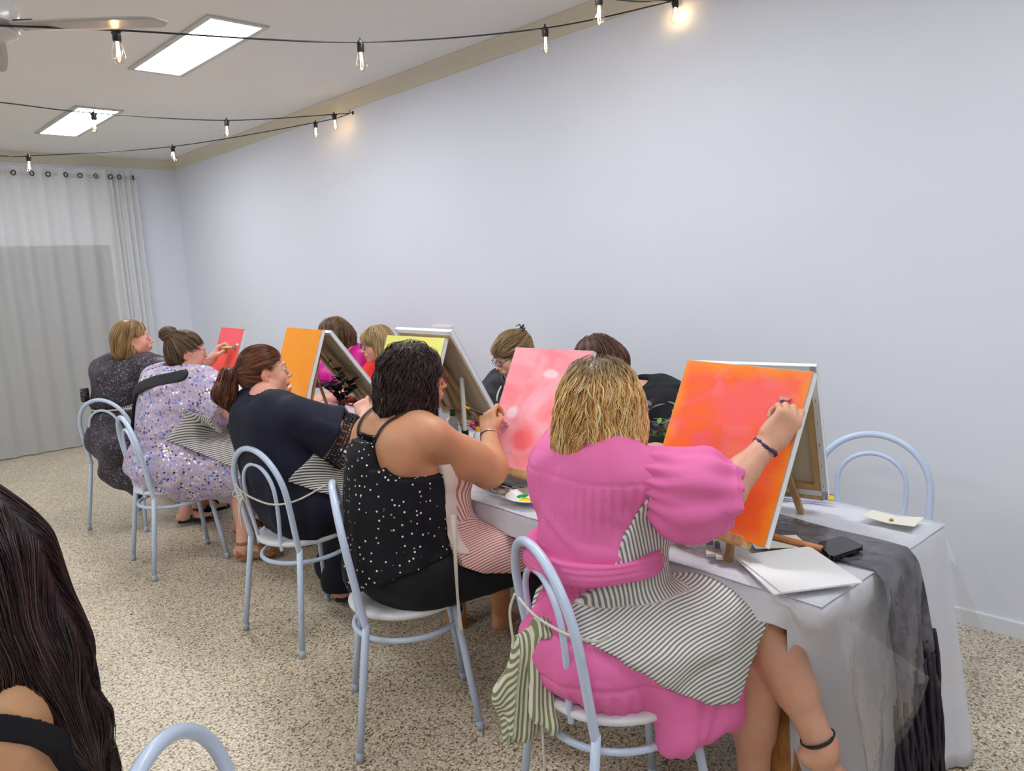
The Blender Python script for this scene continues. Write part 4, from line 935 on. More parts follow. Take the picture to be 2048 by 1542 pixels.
    for k in range(26):
        a=2*math.pi*k/26; q=cc+(u*math.cos(a)+v*math.sin(a)*.85)*.033+ax*.006*math.sin(a*2); rr=.0052+.0012*math.sin(k*2.3); b.lathe([(0,-rr),(rr*.8,-rr*.6),(rr,0),(rr*.8,rr*.6),(0,rr)],q,7)
    b.build('bead_bracelet',pm('purple_beads',(72,42,88),.25),r,True)
    # ankle strap + sole
    ax=nrm(AA-KA); u=nrm(np.cross(ax,A(1,0,0)));v=np.cross(ax,u); MB().tube([AA-ax*.028+(u*math.cos(a)+v*math.sin(a))*.0415 for a in np.linspace(0,2*math.pi,25)],.0048,8,cap=False,flat=(.6,1.6)).build('ankle_strap',pm('black_leather',(26,24,28),.4),r,True)
    # hair
    M_H=hair_mat('hair_honey_blonde',[(.05,(140,92,48)),(.28,(206,152,86)),(.5,(240,192,120)),(.75,(254,224,160)),(1,(255,240,204))],.4,root=((122,100,78),.22))
    E=lambda c,rr,k=.03,op='add':el(hl(Hd,c),A(*rr)*Hd['s'],Hd['M'],k,op)
    HP=[E((0,-.018,.035),(.090,.104,.092),0),E((0,-.045,-.03),(.098,.085,.095),.04),E((0,-.045,-.085),(.104,.078,.055),.04),E((.070,.018,-.045),(.032,.048,.085),.03),E((-.070,.018,-.045),(.032,.048,.085),.03),E((0,.115,-.055),(.056,.075,.095),.012,'sub'),E((0,.06,-.15),(.06,.09,.05),.02,'sub')]
    hair(HP,flow_down(Hd,crown=(-.02,0,.12),part=.3),M_H,r,n=5200,length=.115,steps=18,w=.0015,wave=.0075,wfreq=70,seed=3,rscale=55,h=.006,lvl=(-.003,.010),hd=Hd,clump=.9,name='wavy_bob_hair',fall=.15)
    # twisted strand pulled back at the side
    a0=hl(Hd,(.070,.05,.028)); pts=[a0,hl(Hd,(.094,.0,.012)),hl(Hd,(.098,-.045,-.012)),hl(Hd,(.086,-.095,-.04))]
    b=MB()
    for k in range(9):
        pp=[p+Hd['M']@A(.004*math.cos(i*2+k*.7),0,.005*math.sin(i*2+k*.7)) for i,p in enumerate(spline(pts,5))]; b.tube(pp,[.0028]*len(pp),6)
    n_=sum(len(v) for v in b.V); o=b.build('side_twist',M_H,r,True)
    for nm,vv in (('rnd',.72),('along',.5)): at=o.data.attributes.new(nm,'FLOAT','POINT'); at.data.foreach_set('value',np.full(n_,vv,np.float32))
    # brush in the painting hand
    g=hP(.012,.095,.030); brush('paintbrush',g+A(-.02,.03,.0),nrm(A(.88,.10,.30)),'broad paintbrush gripped in the hand raised at the orange canvas',(40,44,90),L=.13,w=.009,head=.022,bcol=(206,178,150),tip=(222,196,40))
    return r
P_pink()
# ================================================================ WOMAN IN POLKA DOT CAMISOLE
def shoe(An,d,parent,mat,sole=None,strap=True,h=.022,name='sandal',wedge=0.):
    """simple sandal: sole + straps as one shoe with straps part"""
    d=nrm(A(d[0],d[1],0)); l=A(d[1],-d[0],0); z0=An[2]-.078; o=[]
    out=[(-.052,.0),(-.045,.022),(.0,.030),(.06,.036),(.11,.044),(.15,.038),(.178,.016),(.180,-.006),(.165,-.032),(.12,-.042),(.06,-.034),(0,-.030),(-.045,-.022)]
    V=[];n=len(out)
    for k,zz in ((0,0),(1,h)):
        for a,b in out: V.append(A(An[0],An[1],z0)+d*(a+.01*0)+l*b*(.96 if k else 1)+A(0,0,zz+(wedge*max(0,(.08-a)/.13) if k else 0)))
    MB().add(V,[tuple(range(n))[::-1],tuple(range(n,2*n))]+[(i,(i+1)%n,(i+1)%n+n,i+n) for i in range(n)]).build('sole',sole or mat,parent)
def P_dots():
    r=person('woman with dark wavy hair in a black polka dot camisole painting the pink canvas')
    F=nrm(A(1,-.04,0)); R=rt(F); Hd=HF((1.525,2.075,1.205),(.93,-.36,-.06),s=.98)
    N,SL,SR=A(1.485,2.085,1.07),A(1.475,2.25,1.025),A(1.475,1.925,1.03); C,Wt,Pv=A(1.455,2.09,.95),A(1.445,2.095,.78),A(1.46,2.09,.575)
    tp_,TM=torso_prims(N,SL,SR,C,Wt,Pv,R,F,w=1.05,d=1.12,bust=.2,belly=.25)
    E_,W_=A(1.715,1.925,.87),A(1.815,2.035,.965); K_=A(1.855,2.085,1.035); hd=nrm(K_-W_)
    hp,hM,hP=hand_prims(W_,hd,nrm(A(.75,.1,-.3)),thumb=-1,curls=[(35,70,40),(50,80,45),(58,82,50),(64,80,50)],s=.98,thumb_in=.8,k=.004)
    LE,LW=A(1.66,2.38,.85),A(1.80,2.30,.80)
    HL,HR=A(1.50,2.18,.545),A(1.48,1.99,.54); KL,KR=A(1.89,2.12,.53),A(1.86,1.87,.535); AL,AR=A(2.06,2.30,.10),A(2.05,2.02,.09)
    P=tp_+[rc(N+A(0,0,-.03),hl(Hd,(0,-.02,-.05)),.060,.053,k=.03)]+head_prims(Hd,full=1.08,jaw=1.1)
    P+=arm_prims(SR,E_,W_,(.056,.055,.050,.029),k=.025)+[el(SR*.5+E_*.5+A(.01,0,-.03),(.075,.058,.06),k=.04),rc(E_+A(-.02,0,-.01),E_+A(.02,.02,0),.054,.050,k=.03)]+hp
    P+=arm_prims(SL,LE,LW,(.054,.05,.045,.028)); h2,_,_=hand_prims(LW,A(.6,-.7,0),A(0,0,-1),thumb=-1,curl=(25,25,20)); P+=h2
    P+=[el(C-F*.07+R*.08+A(0,0,.03),(.05,.075,.09),k=.05),el(C-F*.07-R*.08+A(0,0,.03),(.05,.075,.09),k=.05)]
    P+=leg_prims(HL,KL,AL,(.098,.072,.060,.035))+leg_prims(HR,KR,AR,(.10,.074,.062,.036))
    for a,dd_ in ((AL,A(.8,.3,0)),(AR,A(.9,-.1,0))): fp,_,_=foot_prims(a,dd_); P+=fp
    body('body',P,SK_TAN,r,.0042,Hd); eyes(Hd,r,(90,60,40)); brows(Hd,r,pm('eyebrow_dark',(60,42,36),.7)); glasses(Hd,r,pm('glasses_brown_gold',(120,72,60),.25,Metallic=.5),w=.022,hh=.017)
    # camisole
    t=NT('polka_black'); co=t.coord(scale=(1,1,1)); v=t.n('ShaderNodeTexVoronoi'); v.inputs['Scale'].default_value=52; v.inputs['Randomness'].default_value=.75; t.l(co,v.inputs['Vector'])
    dm=t.ramp(v.outputs['Distance'],[(.15,1),(.19,0)]); t.set(t.mix(dm,lin((22,22,28)),lin((236,234,234))),Roughness=.7); t.b.inputs['Specular IOR Level'].default_value=.25; t.bump(t.noise(t.coord(),13,4,.55,dist=.6),.4,.010); MD=t.m
    D=tp_+[el(Pv+A(-.01,0,.02),(.17,.205,.12),k=.05),rc(C+A(-.03,0,-.02),Pv+A(-.05,0,.03),.15,.17,k=.06)]
    def post(Pq,d):
        q=Pq-C; a=q@R; u=q[:,2]; b=q@F
        # low scooped back & armholes
        neck=.075-u-.00*a - .0; back=(u-(.012+1.1*np.maximum(np.abs(a)-.045,0)*0+.0))
        top=np.where(b<0, u-np.maximum(.080-3.2*np.maximum(0,np.abs(a+.0)-.050),-.045+.45*np.abs(a)), u-(.07-.25*np.maximum(0,np.abs(a)-.08)))
        arm=-(np.sqrt((a-np.sign(a)*.185)**2*1.0+(u-.055)**2*1.0+0*b)-.098)
        return np.maximum(np.maximum(d,top),arm)
    def dd2(V): return np.maximum(0,wob(V*A(1,1,.3),8,22))*.007*np.clip((.93-V[:,2])/.15,0,1)+wob(V,4,2)*.003
    garment('camisole',D,MD,r,.0048,off=.012,post=post,disp=dd2,clip=[(A(1.45,2.0,.60),nrm(A(.15,-.35,-1)))])
    # frill along the back neckline
    fr=[]; 
    for i in range(31):
        q=-1+2*i/30; a=q*.052; p=C+R*a+A(0,0,.083-.0*abs(a)); b_=-F*(.108-.06*a*a*10+.012); fr.append(p+b_)
    G=np.array([[p+A(0,0,z)+(-F)*(.004+.006*math.sin(i*1.9)*(z+.012)/.024) for z in (-.010,.002,.012+.003*math.sin(i*2.4))] for i,p in enumerate(spline(fr,3))]); grid_mesh('neck_frill',G,MD,r,thick=.0015)
    MS=pm('black_strap',(24,24,28),.6)
    for s,off in ((1,.075),(-1,.078)):
        top=N*.45+(SR if s>0 else SL)*.55+A(0,0,.052); pb=C+R*s*.045+A(0,0,.075)-F*.122
        ribbon('strap',proj(P,spline([pb,C+R*s*off*.85+A(0,0,.10)-F*.100,top-F*.045+A(0,0,-.004),top+A(0,0,.004),top+F*.06-A(0,0,.04),C+R*s*.08+A(0,0,.05)+F*.13],5),.0045),R,.012,MS,r,th=.002,sub=2)
    # capri trousers
    MT=fabric('black_trousers',(30,30,34),.8,(10,.3,.008))
    garment('capri_trousers',[el(Pv,(.175,.20,.13)),rc(HL,KL,.105,.082,k=.05),rc(HR,KR,.108,.084,k=.05),rc(KL,KL*.45+AL*.55,.078,.066,k=.03),rc(KR,KR*.45+AR*.55,.08,.066,k=.03),rc(Pv+A(-.03,.07,-.0),Pv+A(-.03,-.07,0),.125,.125,k=.05)],MT,r,.0065,off=.008,disp=lambda V:np.maximum(0,wob(V,7,2))*.005,clip=[(KR*.5+AR*.5,nrm(AR-KR))])
    # pink striped apron with cream lining
    MA=stripes('pink_ticking',(226,206,196),(186,104,98),92,.44)
    AP=tp_+[rc(HL,KL,.135,.105,k=.05),rc(HR,KR,.137,.108,k=.05),rc(HL*.5+HR*.5,KL*.5+KR*.5,.12,.10,k=.06),rc(C+F*.1,Pv+F*.1,.12,.13,k=.06)]
    mk=polymask([(1.515,.93),(1.535,.86),(1.52,.76),(1.49,.66),(1.50,.60),(1.56,.565),(1.68,.54),(1.80,.525),(1.96,.52),(1.96,.7),(1.78,.71),(1.66,.74),(1.62,.86),(1.60,.93)])
    garment('pink_striped_apron',AP,MA,r,.0055,off=.020,post=lambda Pq,d:np.maximum(d,mk(Pq)),disp=lambda V:np.maximum(0,wob(V*A(.5,1,1),6,5))*.006,
        attr=lambda V,N_:{'sv':np.where(V[:,2]>.72,V[:,1]*.8+V[:,0]*.4+V[:,2]*.25,-(V[:,2]*.95+V[:,1]*.8)+.003*wob(V,5,3))})
    ML=fabric('apron_lining_cream',(222,208,196),.85)
    MB().tube([(0,0,0),(0,0,.001)],.001,4) 
    mk2=polymask([(1.485,.935),(1.50,.84),(1.485,.72),(1.50,.64),(1.535,.63),(1.55,.80),(1.53,.935)])
    garment('apron_lining',AP,ML,r,.0055,off=.0235,post=lambda Pq,d:np.maximum(np.maximum(d,mk2(Pq)),Pq[:,1]-2.02))
    tm=pm('cream_cotton_tie',(214,208,192),.8)
    ribbon('apron_string',[A(1.50,1.885,.77),A(1.485,1.865,.70),A(1.475,1.855,.60),A(1.472,1.852,.50),A(1.475,1.850,.385)],A(.6,-.5,0),.013,tm,r,th=.0015,widths=[.02,.012,.012,.009,.015])
    # bracelet, ring of silver
    ax=nrm(K_*.4+W_*.6-E_); u=nrm(np.cross(ax,A(0,0,1)));v=np.cross(ax,u); cc=W_-ax*.012
    MB().tube([cc+(u*math.cos(a)+v*math.sin(a))*.0335 for a in np.linspace(0,2*math.pi,29)],.0026,6,cap=False).build('silver_bracelet',pm('silver',(210,208,206),.2,Metallic=1.),r,True)
    M_H=hair_mat('hair_dark_brown',[(.05,(26,18,18)),(.4,(46,32,32)),(.7,(70,50,48)),(1,(104,78,70))],.38)
    E=lambda c,rr,k=.03,op='add':el(hl(Hd,c),A(*rr)*Hd['s'],Hd['M'],k,op)
    HP=[E((0,-.016,.034),(.088,.100,.092),0),E((0,-.055,-.03),(.088,.075,.10),.04),E((0,-.062,-.095),(.088,.062,.060),.04),E((.068,-.010,-.055),(.026,.042,.095),.03),E((-.068,-.010,-.055),(.026,.042,.095),.03),E((.075,.030,-.08),(.012,.02,.07),.03),E((0,.120,-.045),(.060,.085,.098),.012,'sub')]
    hair(HP,flow_down(Hd,crown=(0,-.01,.12),part=.4),M_H,r,n=4200,length=.12,steps=18,w=.0015,wave=.0085,wfreq=85,seed=8,rscale=55,h=.006,lvl=(-.002,.011),clump=.85,name='dark_wavy_hair',fall=.12)
    brush('paintbrush',hP(.015,.075,.030)+A(-.035,.03,.015),nrm(A(.75,-.45,-.45)),'slim yellow-tipped paintbrush in the hand at the pink canvas',(60,52,50),L=.15,w=.006,head=.010,bcol=(230,190,190),tip=(234,206,30))
    return r
P_dots()
# ================================================================ WOMAN IN NAVY WITH LACE SLEEVES
def P_navy():
    r=person('woman with auburn ponytail and drop earring in a navy top with black lace sleeves')
    F=nrm(A(1,.06,0)); R=rt(F); Hd=HF((1.535,3.195,1.165),(.93,-.34,.0),s=.99)
    N,SL,SR=A(1.475,3.10,1.045),A(1.48,3.27,1.00),A(1.50,2.915,1.00); C,Wt,Pv=A(1.485,3.085,.92),A(1.50,3.06,.76),A(1.57,3.04,.575)
    tp_,TM=torso_prims(N,SL,SR,C,Wt,Pv,R,F,w=1.2,d=1.08,bust=.2,belly=.25)
    E_,W_=A(1.775,2.80,.835),A(1.905,2.995,.915); K_=A(1.93,3.065,.985); hd=nrm(K_-W_)
    hp,hM,hP=hand_prims(W_,hd,nrm(A(.6,.6,-.3)),thumb=-1,curls=[(40,72,42),(55,80,45),(60,82,50),(64,80,50)],s=1.0,thumb_in=.8,k=.005)
    LE,LW=A(1.70,3.36,.82),A(1.86,3.25,.79)
    HL,HR=A(1.57,3.13,.545),A(1.55,2.94,.54); KL,KR=A(1.95,3.16,.53),A(1.93,2.94,.53); AL,AR=A(1.84,3.26,.10),A(1.79,3.12,.10)
    P=tp_+[rc(N+A(0,0,-.03),hl(Hd,(0,-.02,-.05)),.060,.052,k=.03)]+head_prims(Hd,full=1.05,jaw=1.05)
    P+=arm_prims(SR,E_,W_,(.056,.052,.048,.030))+[rc(E_,E_*.4+W_*.6,.052,.040,k=.03)]+hp
    P+=arm_prims(SL,LE,LW,(.054,.05,.045,.028)); h2,_,_=hand_prims(LW,A(.6,-.7,0),A(0,0,-1),thumb=-1,curl=(25,25,20)); P+=h2
    P+=leg_prims(HL,KL,AL)+leg_prims(HR,KR,AR)
    for a,dd_ in ((AL,A(.9,.1,0)),(AR,A(.85,-.35,0))): fp,_,_=foot_prims(a,dd_); P+=fp
    body('body',P,SK_PINK,r,.0045,Hd); eyes(Hd,r,(70,90,110)); brows(Hd,r,pm('eyebrow_auburn',(112,72,54),.7))
    MT=fabric('navy_crepe',(26,28,48),.7,(12,.35,.008),.05)
    def neck(Pq,d): return np.maximum(d,-(np.sqrt(((Pq-(N+A(.015,0,.035)))**2).sum(1))-.082))
    D=tp_+[el(Pv+A(0,0,.05),(.165,.21,.13),k=.05),rc(C+R*.06,Pv+R*.05,.125,.145,k=.05),rc(C-R*.06,Pv-R*.05,.125,.145,k=.05)]
    garment('navy_top',D,MT,r,.006,off=.014,post=neck,disp=lambda V:np.maximum(0,wob(V*A(1,1,.45),6,31))*.008+.003*wob(V,4,4))
    d=nrm(E_-SR); end=SR+d*.185
    SLV=[el(SR+A(-.01,.01,.0),(.075,.075,.065)),rc(SR,end,.080,.098,k=.03),rc(SR+A(0,0,-.03),end+A(0,0,-.045),.06,.09,k=.04),rc(end-d*.01,end+d*.1,.082,.10,k=.006,op='sub')]
    garment('wide_sleeve',SLV,MT,r,.0055,off=.004,disp=lambda V:np.maximum(0,wob(V,6,8))*.007,clip=[(end,d)])
    d2=nrm(LE-SL); garment('wide_sleeve',[el(SL,(.07,.07,.06)),rc(SL,SL+d2*.2,.072,.09,k=.03)],MT,r,.007,off=.004,clip=[(SL+d2*.2,d2)])
    # lace band with tassels
    ML=pm('black_lace',(20,18,26),.75); b=MB(); u=nrm(np.cross(d,A(0,0,1))); v=np.cross(u,d)
    ctr=end+A(0,0,-.02)
    def ell(a,t): return ctr+d*t+u*math.cos(a)*(.090+t*.1)+v*math.sin(a)*(.112+t*.1)
    na=24
    for k in range(na):
        a=2*math.pi*k/na
        c0=ell(a,.018); e1=nrm(ell(a+.1,.018)-ell(a-.1,.018)); 
        b.tube([c0+e1*.0095*math.cos(q)+d*.0105*math.sin(q) for q in np.linspace(0,2*math.pi,13)],.0026,5,cap=False); b.lathe([(0,-.0016),(.0062,-.0014),(.0062,.0014),(0,.0016)],c0,10,R=frame(e1,nrm(np.cross(e1,d)))@np.array([[1,0,0],[0,1,0],[0,0,1]]))
        a2=a+math.pi/na; c1=ell(a2,.036); b.tube([c1+e1*.006*math.cos(q)+d*.006*math.sin(q) for q in np.linspace(0,2*math.pi,9)],.002,5,cap=False)
    for t_,rr in ((.004,.0030),(.030,.0022),(.044,.0042)): b.tube([ell(a,t_) for a in np.linspace(0,2*math.pi,41)],rr,6,cap=False)
    b.build('lace_band',ML,r,True)
    b=MB()
    for k in range(34):
        a=2*math.pi*k/34; p0=ell(a,.044); p1=ell(a,.060)+A(0,0,-.004); p2=ell(a,.078)+A(0,0,-.010); b.tube([p0,p1,p2],[.0022,.0052,.0020],6)
    b.build('lace_tassels',ML,r,True)
    # loose trousers
    MP=fabric('navy_black_trousers',(24,24,36),.85,(10,.3,.008))
    garment('wide_trousers',[el(Pv+A(0,0,-.01),(.165,.20,.125)),rc(HL,KL,.115,.10,k=.05),rc(HR,KR,.118,.10,k=.05),rc(KL,AL+A(0,0,.03),.10,.095,k=.03),rc(KR,AR+A(0,0,.03),.10,.10,k=.03)],MP,r,.0075,off=.006,disp=lambda V:np.maximum(0,wob(V*A(1,1,.3),8,2))*.009,clip=[(A(0,0,.085),(0,0,-1))])
    # grey striped apron over the lap
    MA=stripes('grey_ticking_dark',(216,212,204),(70,72,78),80,.48)
    AP=D+[rc(HL,KL,.145,.125,k=.05),rc(HR,KR,.15,.125,k=.05),rc(HL*.5+HR*.5,KL*.5+KR*.5,.12,.10,k=.06),rc(C+F*.08,Pv+F*.10,.14,.15,k=.06)]
    mk=polymask([(1.62,.98),(1.58,.84),(1.46,.77),(1.43,.735),(1.53,.675),(1.70,.60),(1.90,.54),(2.05,.52),(2.05,.71),(1.86,.715),(1.70,.80),(1.68,.98)])
    garment('striped_apron',AP,MA,r,.006,off=.027,post=lambda Pq,d:np.maximum(d,mk(Pq)),disp=lambda V:np.maximum(0,wob(V*A(.5,1,1),6,5))*.006,
        attr=lambda V,N_:{'sv':V[:,2]*1.0+V[:,1]*.55+V[:,0]*.25+.003*wob(V,5,3)})
    tm=pm('cream_cotton_tie',(214,208,192),.8)
    MB().tube(spline([A(1.56,2.80,.70),A(1.45,2.84,.655),A(1.37,2.90,.645),A(1.338,3.03,.66),A(1.338,3.15,.68),A(1.38,3.27,.70)],6),.0042,6).build('apron_string',tm,r,True)
    b=MB(); kn=A(1.333,3.10,.66)
    for q in ([kn,kn+A(-.02,.03,.02),kn+A(-.02,.05,-.01),kn],[kn,kn+A(-.02,-.03,.02),kn+A(-.015,-.045,-.015),kn],[kn,kn+A(-.015,.02,-.05),kn+A(-.012,.035,-.12)],[kn,kn+A(-.02,-.0,-.06),kn+A(-.015,.01,-.15)]): b.tube(spline(q,5),.0038,6)
    b.build('apron_bow',tm,r,True)
    rg_=[N+A(0,0,.012)+(R*math.cos(a)+F*math.sin(a))*.070+A(0,0,-.014*math.sin(a)) for a in np.linspace(0,2*math.pi,25)]
    MB().tube(rg_,.0042,6,cap=False).build('neck_strap',tm,r,True)
    ep=hl(Hd,(.079,-.004,-.046)); b=MB().tube([ep,ep-A(0,0,.018)],.001,5); b.lathe([(0,-.012),(.005,-.008),(.006,0),(.003,.008),(0,.01)],ep-A(0,0,.028),10); b.build('drop_earring',pm('pearl',(226,214,196),.2),r,True)
    M_H=hair_mat('hair_auburn',[(.05,(52,26,18)),(.4,(92,50,34)),(.7,(126,74,48)),(1,(164,106,72))],.36)
    E=lambda c,rr,k=.03,op='add':el(hl(Hd,c),A(*rr)*Hd['s'],Hd['M'],k,op)
    tie=hl(Hd,(0,-.118,.002))
    HP=[E((0,-.018,.030),(.080,.100,.090),0),E((0,-.055,-.015),(.072,.062,.075),.03),E((0,-.105,.0),(.03,.02,.03),.03),E((0,.105,-.025),(.078,.062,.088),.012,'sub'),E((.082,.006,-.034),(.02,.028,.045),.01,'sub'),E((-.082,.006,-.034),(.02,.028,.045),.01,'sub')]
    hair(HP,flow_to(tie),M_H,r,n=2600,length=.10,steps=14,w=.0012,wave=.0012,wfreq=30,seed=5,h=.005,lvl=(-.002,.003),name='pulled_back_hair')
    PT=[rc(tie-Hd['M'][:,1]*.0,tie-Hd['M'][:,1]*.035-A(0,0,.01),.020,.032),rc(tie-Hd['M'][:,1]*.035-A(0,0,.01),tie-Hd['M'][:,1]*.062-A(0,0,.085),.036,.048,k=.02),rc(tie-Hd['M'][:,1]*.062-A(0,0,.085),tie-Hd['M'][:,1]*.035-A(0,0,.155),.045,.018,k=.02)]
    hair(PT,lambda P:np.tile(A(-.2,.05,-1),(len(P),1)),M_H,r,n=1500,length=.09,steps=12,w=.0013,wave=.003,wfreq=40,seed=9,h=.005,lvl=(-.002,.006),name='ponytail',fall=.1)
    MB().tube([tie+(Hd['M'][:,0]*math.cos(a)+Hd['M'][:,2]*math.sin(a))*.021 for a in np.linspace(0,2*math.pi,21)],.006,7,cap=False).build('hair_tie',pm('black_elastic',(26,20,22),.8),r,True)
    for a,dd_ in ((AL,A(.9,.1,0)),(AR,A(.85,-.35,0))):
        shoe(a,dd_,r,pm('black_sandal',(26,24,26),.5)); l=A(dd_[1],-dd_[0],0); nrm_d=nrm(dd_)
        MB().tube([a+nrm_d*.085+l*x+A(0,0,-.022-abs(x)*.9) for x in np.linspace(-.042,.042,9)],.005,6,flat=(1,.6)).build('sandal_strap',pm('black_sandal',(26,24,26),.5),r,True)
    brush('paintbrush',hP(.010,.085,.032)+A(-.02,-.01,.0),nrm(A(.35,-.75,-.1)),'yellow-ended brush held behind the black leaves by the woman in navy',(60,52,50),L=.15,w=.006,head=.012,tip=(226,204,40))
    return r
P_navy()
# ================================================================ WOMAN IN LILAC SEQUIN DRESS
def P_sequin():
    r=person('woman with a brown top bun in a lilac sequin dress with black neck strap')
    F=nrm(A(.93,.36,0)); R=rt(F); Hd=HF((1.64,4.345,1.19),(.90,-.32,-.14),s=1.0)
    N,SL,SR=A(1.575,4.36,1.075),A(1.535,4.51,1.02),A(1.66,4.205,1.02); C,Wt,Pv=A(1.55,4.375,.93),A(1.53,4.385,.77),A(1.50,4.385,.58)
    tp_,TM=torso_prims(N,SL,SR,C,Wt,Pv,R,F,w=1.25,d=1.4,bust=.25,belly=.3)
    E_,W_=A(1.74,4.00,.85),A(1.885,3.80,.945); K_=A(1.925,3.735,1.015); hd=nrm(K_-W_)
    hp,hM,hP=hand_prims(W_,hd,nrm(A(.9,-.3,-.3)),thumb=-1,curls=[(25,60,35),(40,70,40),(50,75,45),(58,78,45)],s=1.0,thumb_in=.8,k=.005)
    HL,HR=A(1.54,4.49,.545),A(1.52,4.28,.54); KL,KR=A(1.90,4.47,.53),A(1.80,4.10,.53); AL,AR=A(1.90,4.50,.11),A(1.80,4.10,.10)
    P=tp_+[rc(N+A(0,0,-.03),hl(Hd,(0,-.02,-.05)),.064,.055,k=.03)]+head_prims(Hd,full=1.12,jaw=1.12)
    P+=arm_prims(SR,E_,W_,(.06,.056,.05,.030))+hp+arm_prims(SL,A(1.75,4.60,.83),A(1.90,4.45,.79),(.056,.05,.045,.028)); h2,_,_=hand_prims(A(1.90,4.45,.79),A(.6,-.7,0),A(0,0,-1),thumb=-1,curl=(25,25,20)); P+=h2
    AR=A(1.72,4.06,.105)
    P+=leg_prims(HL,KL,AL,(.1,.075,.065,.036))+leg_prims(HR,KR,AR,(.1,.078,.070,.040))
    for a,dd_ in ((AL,A(.8,.2,0)),(AR,A(.75,-.45,0))): fp,_,_=foot_prims(a,dd_); P+=fp
    body('body',P,SK_PINK,r,.005,Hd); eyes(Hd,r,(80,90,80)); brows(Hd,r,pm('eyebrow_dark',(60,42,36),.7))
    t=NT('lilac_sequins'); co=t.coord(); v=t.n('ShaderNodeTexVoronoi'); v.inputs['Scale'].default_value=72; t.l(co,v.inputs['Vector']); sp=t.n('ShaderNodeSeparateColor'); t.l(v.outputs['Color'],sp.inputs[0])
    seq=t.ramp(sp.outputs[0],[(0,lin((52,48,84))),(.11,lin((80,140,226))),(.2,lin((196,184,214))),(.42,lin((222,206,230))),(.60,lin((184,160,200))),(.70,lin((240,222,130))),(.79,lin((244,240,250))),(.90,lin((104,92,178)))],'CONSTANT')
    base=t.mix(t.noise(co,9,4,.6),lin((176,160,192)),lin((212,198,220))); on=t.ramp(v.outputs['Distance'],[(.42,1),(.5,0)]); amt=t.ramp(t.noise(co,13,3,.6),[(.34,.15),(.5,1)]); m=t.math('MULTIPLY',on,amt)
    t.set(t.mix(m,base,seq),Roughness=t.math('MULTIPLY_ADD',m,-.5,.78),Metallic=t.math('MULTIPLY',m,.35))
    nm=t.n('ShaderNodeBump'); nm.inputs['Strength'].default_value=.8; nm.inputs['Distance'].default_value=.004; t.l(t.math('ADD',sp.outputs[1],t.math('MULTIPLY',t.noise(co,11,4),2.)),nm.inputs['Height']); t.l(nm.outputs[0],t.b.inputs['Normal']); MSQ=t.m
    d=nrm(E_-SR); end=SR+d*.215; dl=nrm(A(1.75,4.60,.83)-SL)
    D=tp_+[rc(SR,end,.085,.105,k=.05),rc(SR+A(-.02,.02,-.07),end+A(0,0,-.035),.08,.085,k=.05),rc(SL,SL+dl*.2,.085,.10,k=.05),el(Pv+A(-.01,0,.0),(.195,.245,.135),k=.06),rc(C-F*.01,Pv-F*.01,.165,.185,k=.05),
       rc(HL,KL*.7+HL*.3,.125,.115,k=.05),rc(HR,KR*.72+HR*.28,.13,.125,k=.05),rc(HL*.5+HR*.5,KL*.4+KR*.4+HL*.1+HR*.1,.125,.11,k=.06),rc(HR+A(.02,-.02,-.03),KR+A(-.03,-.01,-.03),.125,.095,k=.05),rc(HL,KL,.12,.095,k=.05)]
    garment('sequin_dress',D,MSQ,r,.0062,off=.012,post=lambda Pq,dd_:np.maximum(np.where((((Pq-end)**2).sum(1)<.17**2)&(Pq[:,2]>.74),np.maximum(dd_,(Pq-end-d*.01)@d),dd_),-(np.sqrt(((Pq-(N+F*.02+A(0,0,.05)))**2).sum(1))-.085)),disp=lambda V:np.maximum(0,wob(V*A(.8,.8,1.6),6,31))*.010+.004*wob(V,5,4)-.012*np.exp(-((V[:,2]-.745)/.012)**2),
       clip=[(KR*.96+HR*.04,nrm(KR-HR))])
    # black strap across the back: a band where the dress shell meets a slanted slab
    MB_=pm('black_ribbed_strap',(24,22,30),.65,bump=(260,.4,.002)); b0,b1=N+A(.05,-.06,.03),C+F*(-.02)-R*.22+A(0,0,-.12); bd=nrm(b1-b0); bn=nrm(np.cross(bd,-F*.92+A(0,0,.4)))
    def pb(Pq,dd_):
        q=Pq-C; a=q@R; u=q[:,2]; X=np.stack([a,u],1); m=np.full(len(X),9.)
        for p0,p1 in zip([(.16,.15),(.02,.125),(-.10,.085),(-.165,.01),(-.19,-.10)],[(.02,.125),(-.10,.085),(-.165,.01),(-.19,-.10),(-.19,-.17)]):
            p0=A(*p0);p1=A(*p1); e=p1-p0; t=np.clip((X-p0)@e/(e@e),0,1); m=np.minimum(m,np.sqrt((((X-p0)-t[:,None]*e)**2).sum(1))-.030)
        return np.maximum(np.maximum(dd_,m),(q@F)-.02)
    garment('black_neck_strap',D,MB_,r,.0055,off=.029,post=pb)
    MA=stripes('grey_ticking_fine',(220,216,210),(104,104,108),84,.46)
    AP=D+[rc(HL,KL,.16,.13,k=.05),rc(HR,KR,.165,.14,k=.05),rc(HL*.5+HR*.5,KL*.5+KR*.5,.14,.12,k=.06),rc(C+F*.10,Pv+F*.12,.16,.17,k=.06)]
    fx=lambda P_:np.stack([(P_-Pv)@A(.80,-.60,0),P_[:,2]],1)
    mk=polymask([(.16,.88),(.10,.80),(.05,.745),(.20,.665),(.36,.58),(.55,.53),(.55,.71),(.34,.72),(.30,.80),(.30,.86)],fx)
    garment('striped_apron',AP,MA,r,.0065,off=.026,post=lambda Pq,dd_:np.maximum(dd_,mk(Pq)),disp=lambda V:np.maximum(0,wob(V*A(.5,1,1),6,5))*.005,attr=lambda V,N_:{'sv':V[:,2]*.8+V[:,1]*.55+V[:,0]*.1})
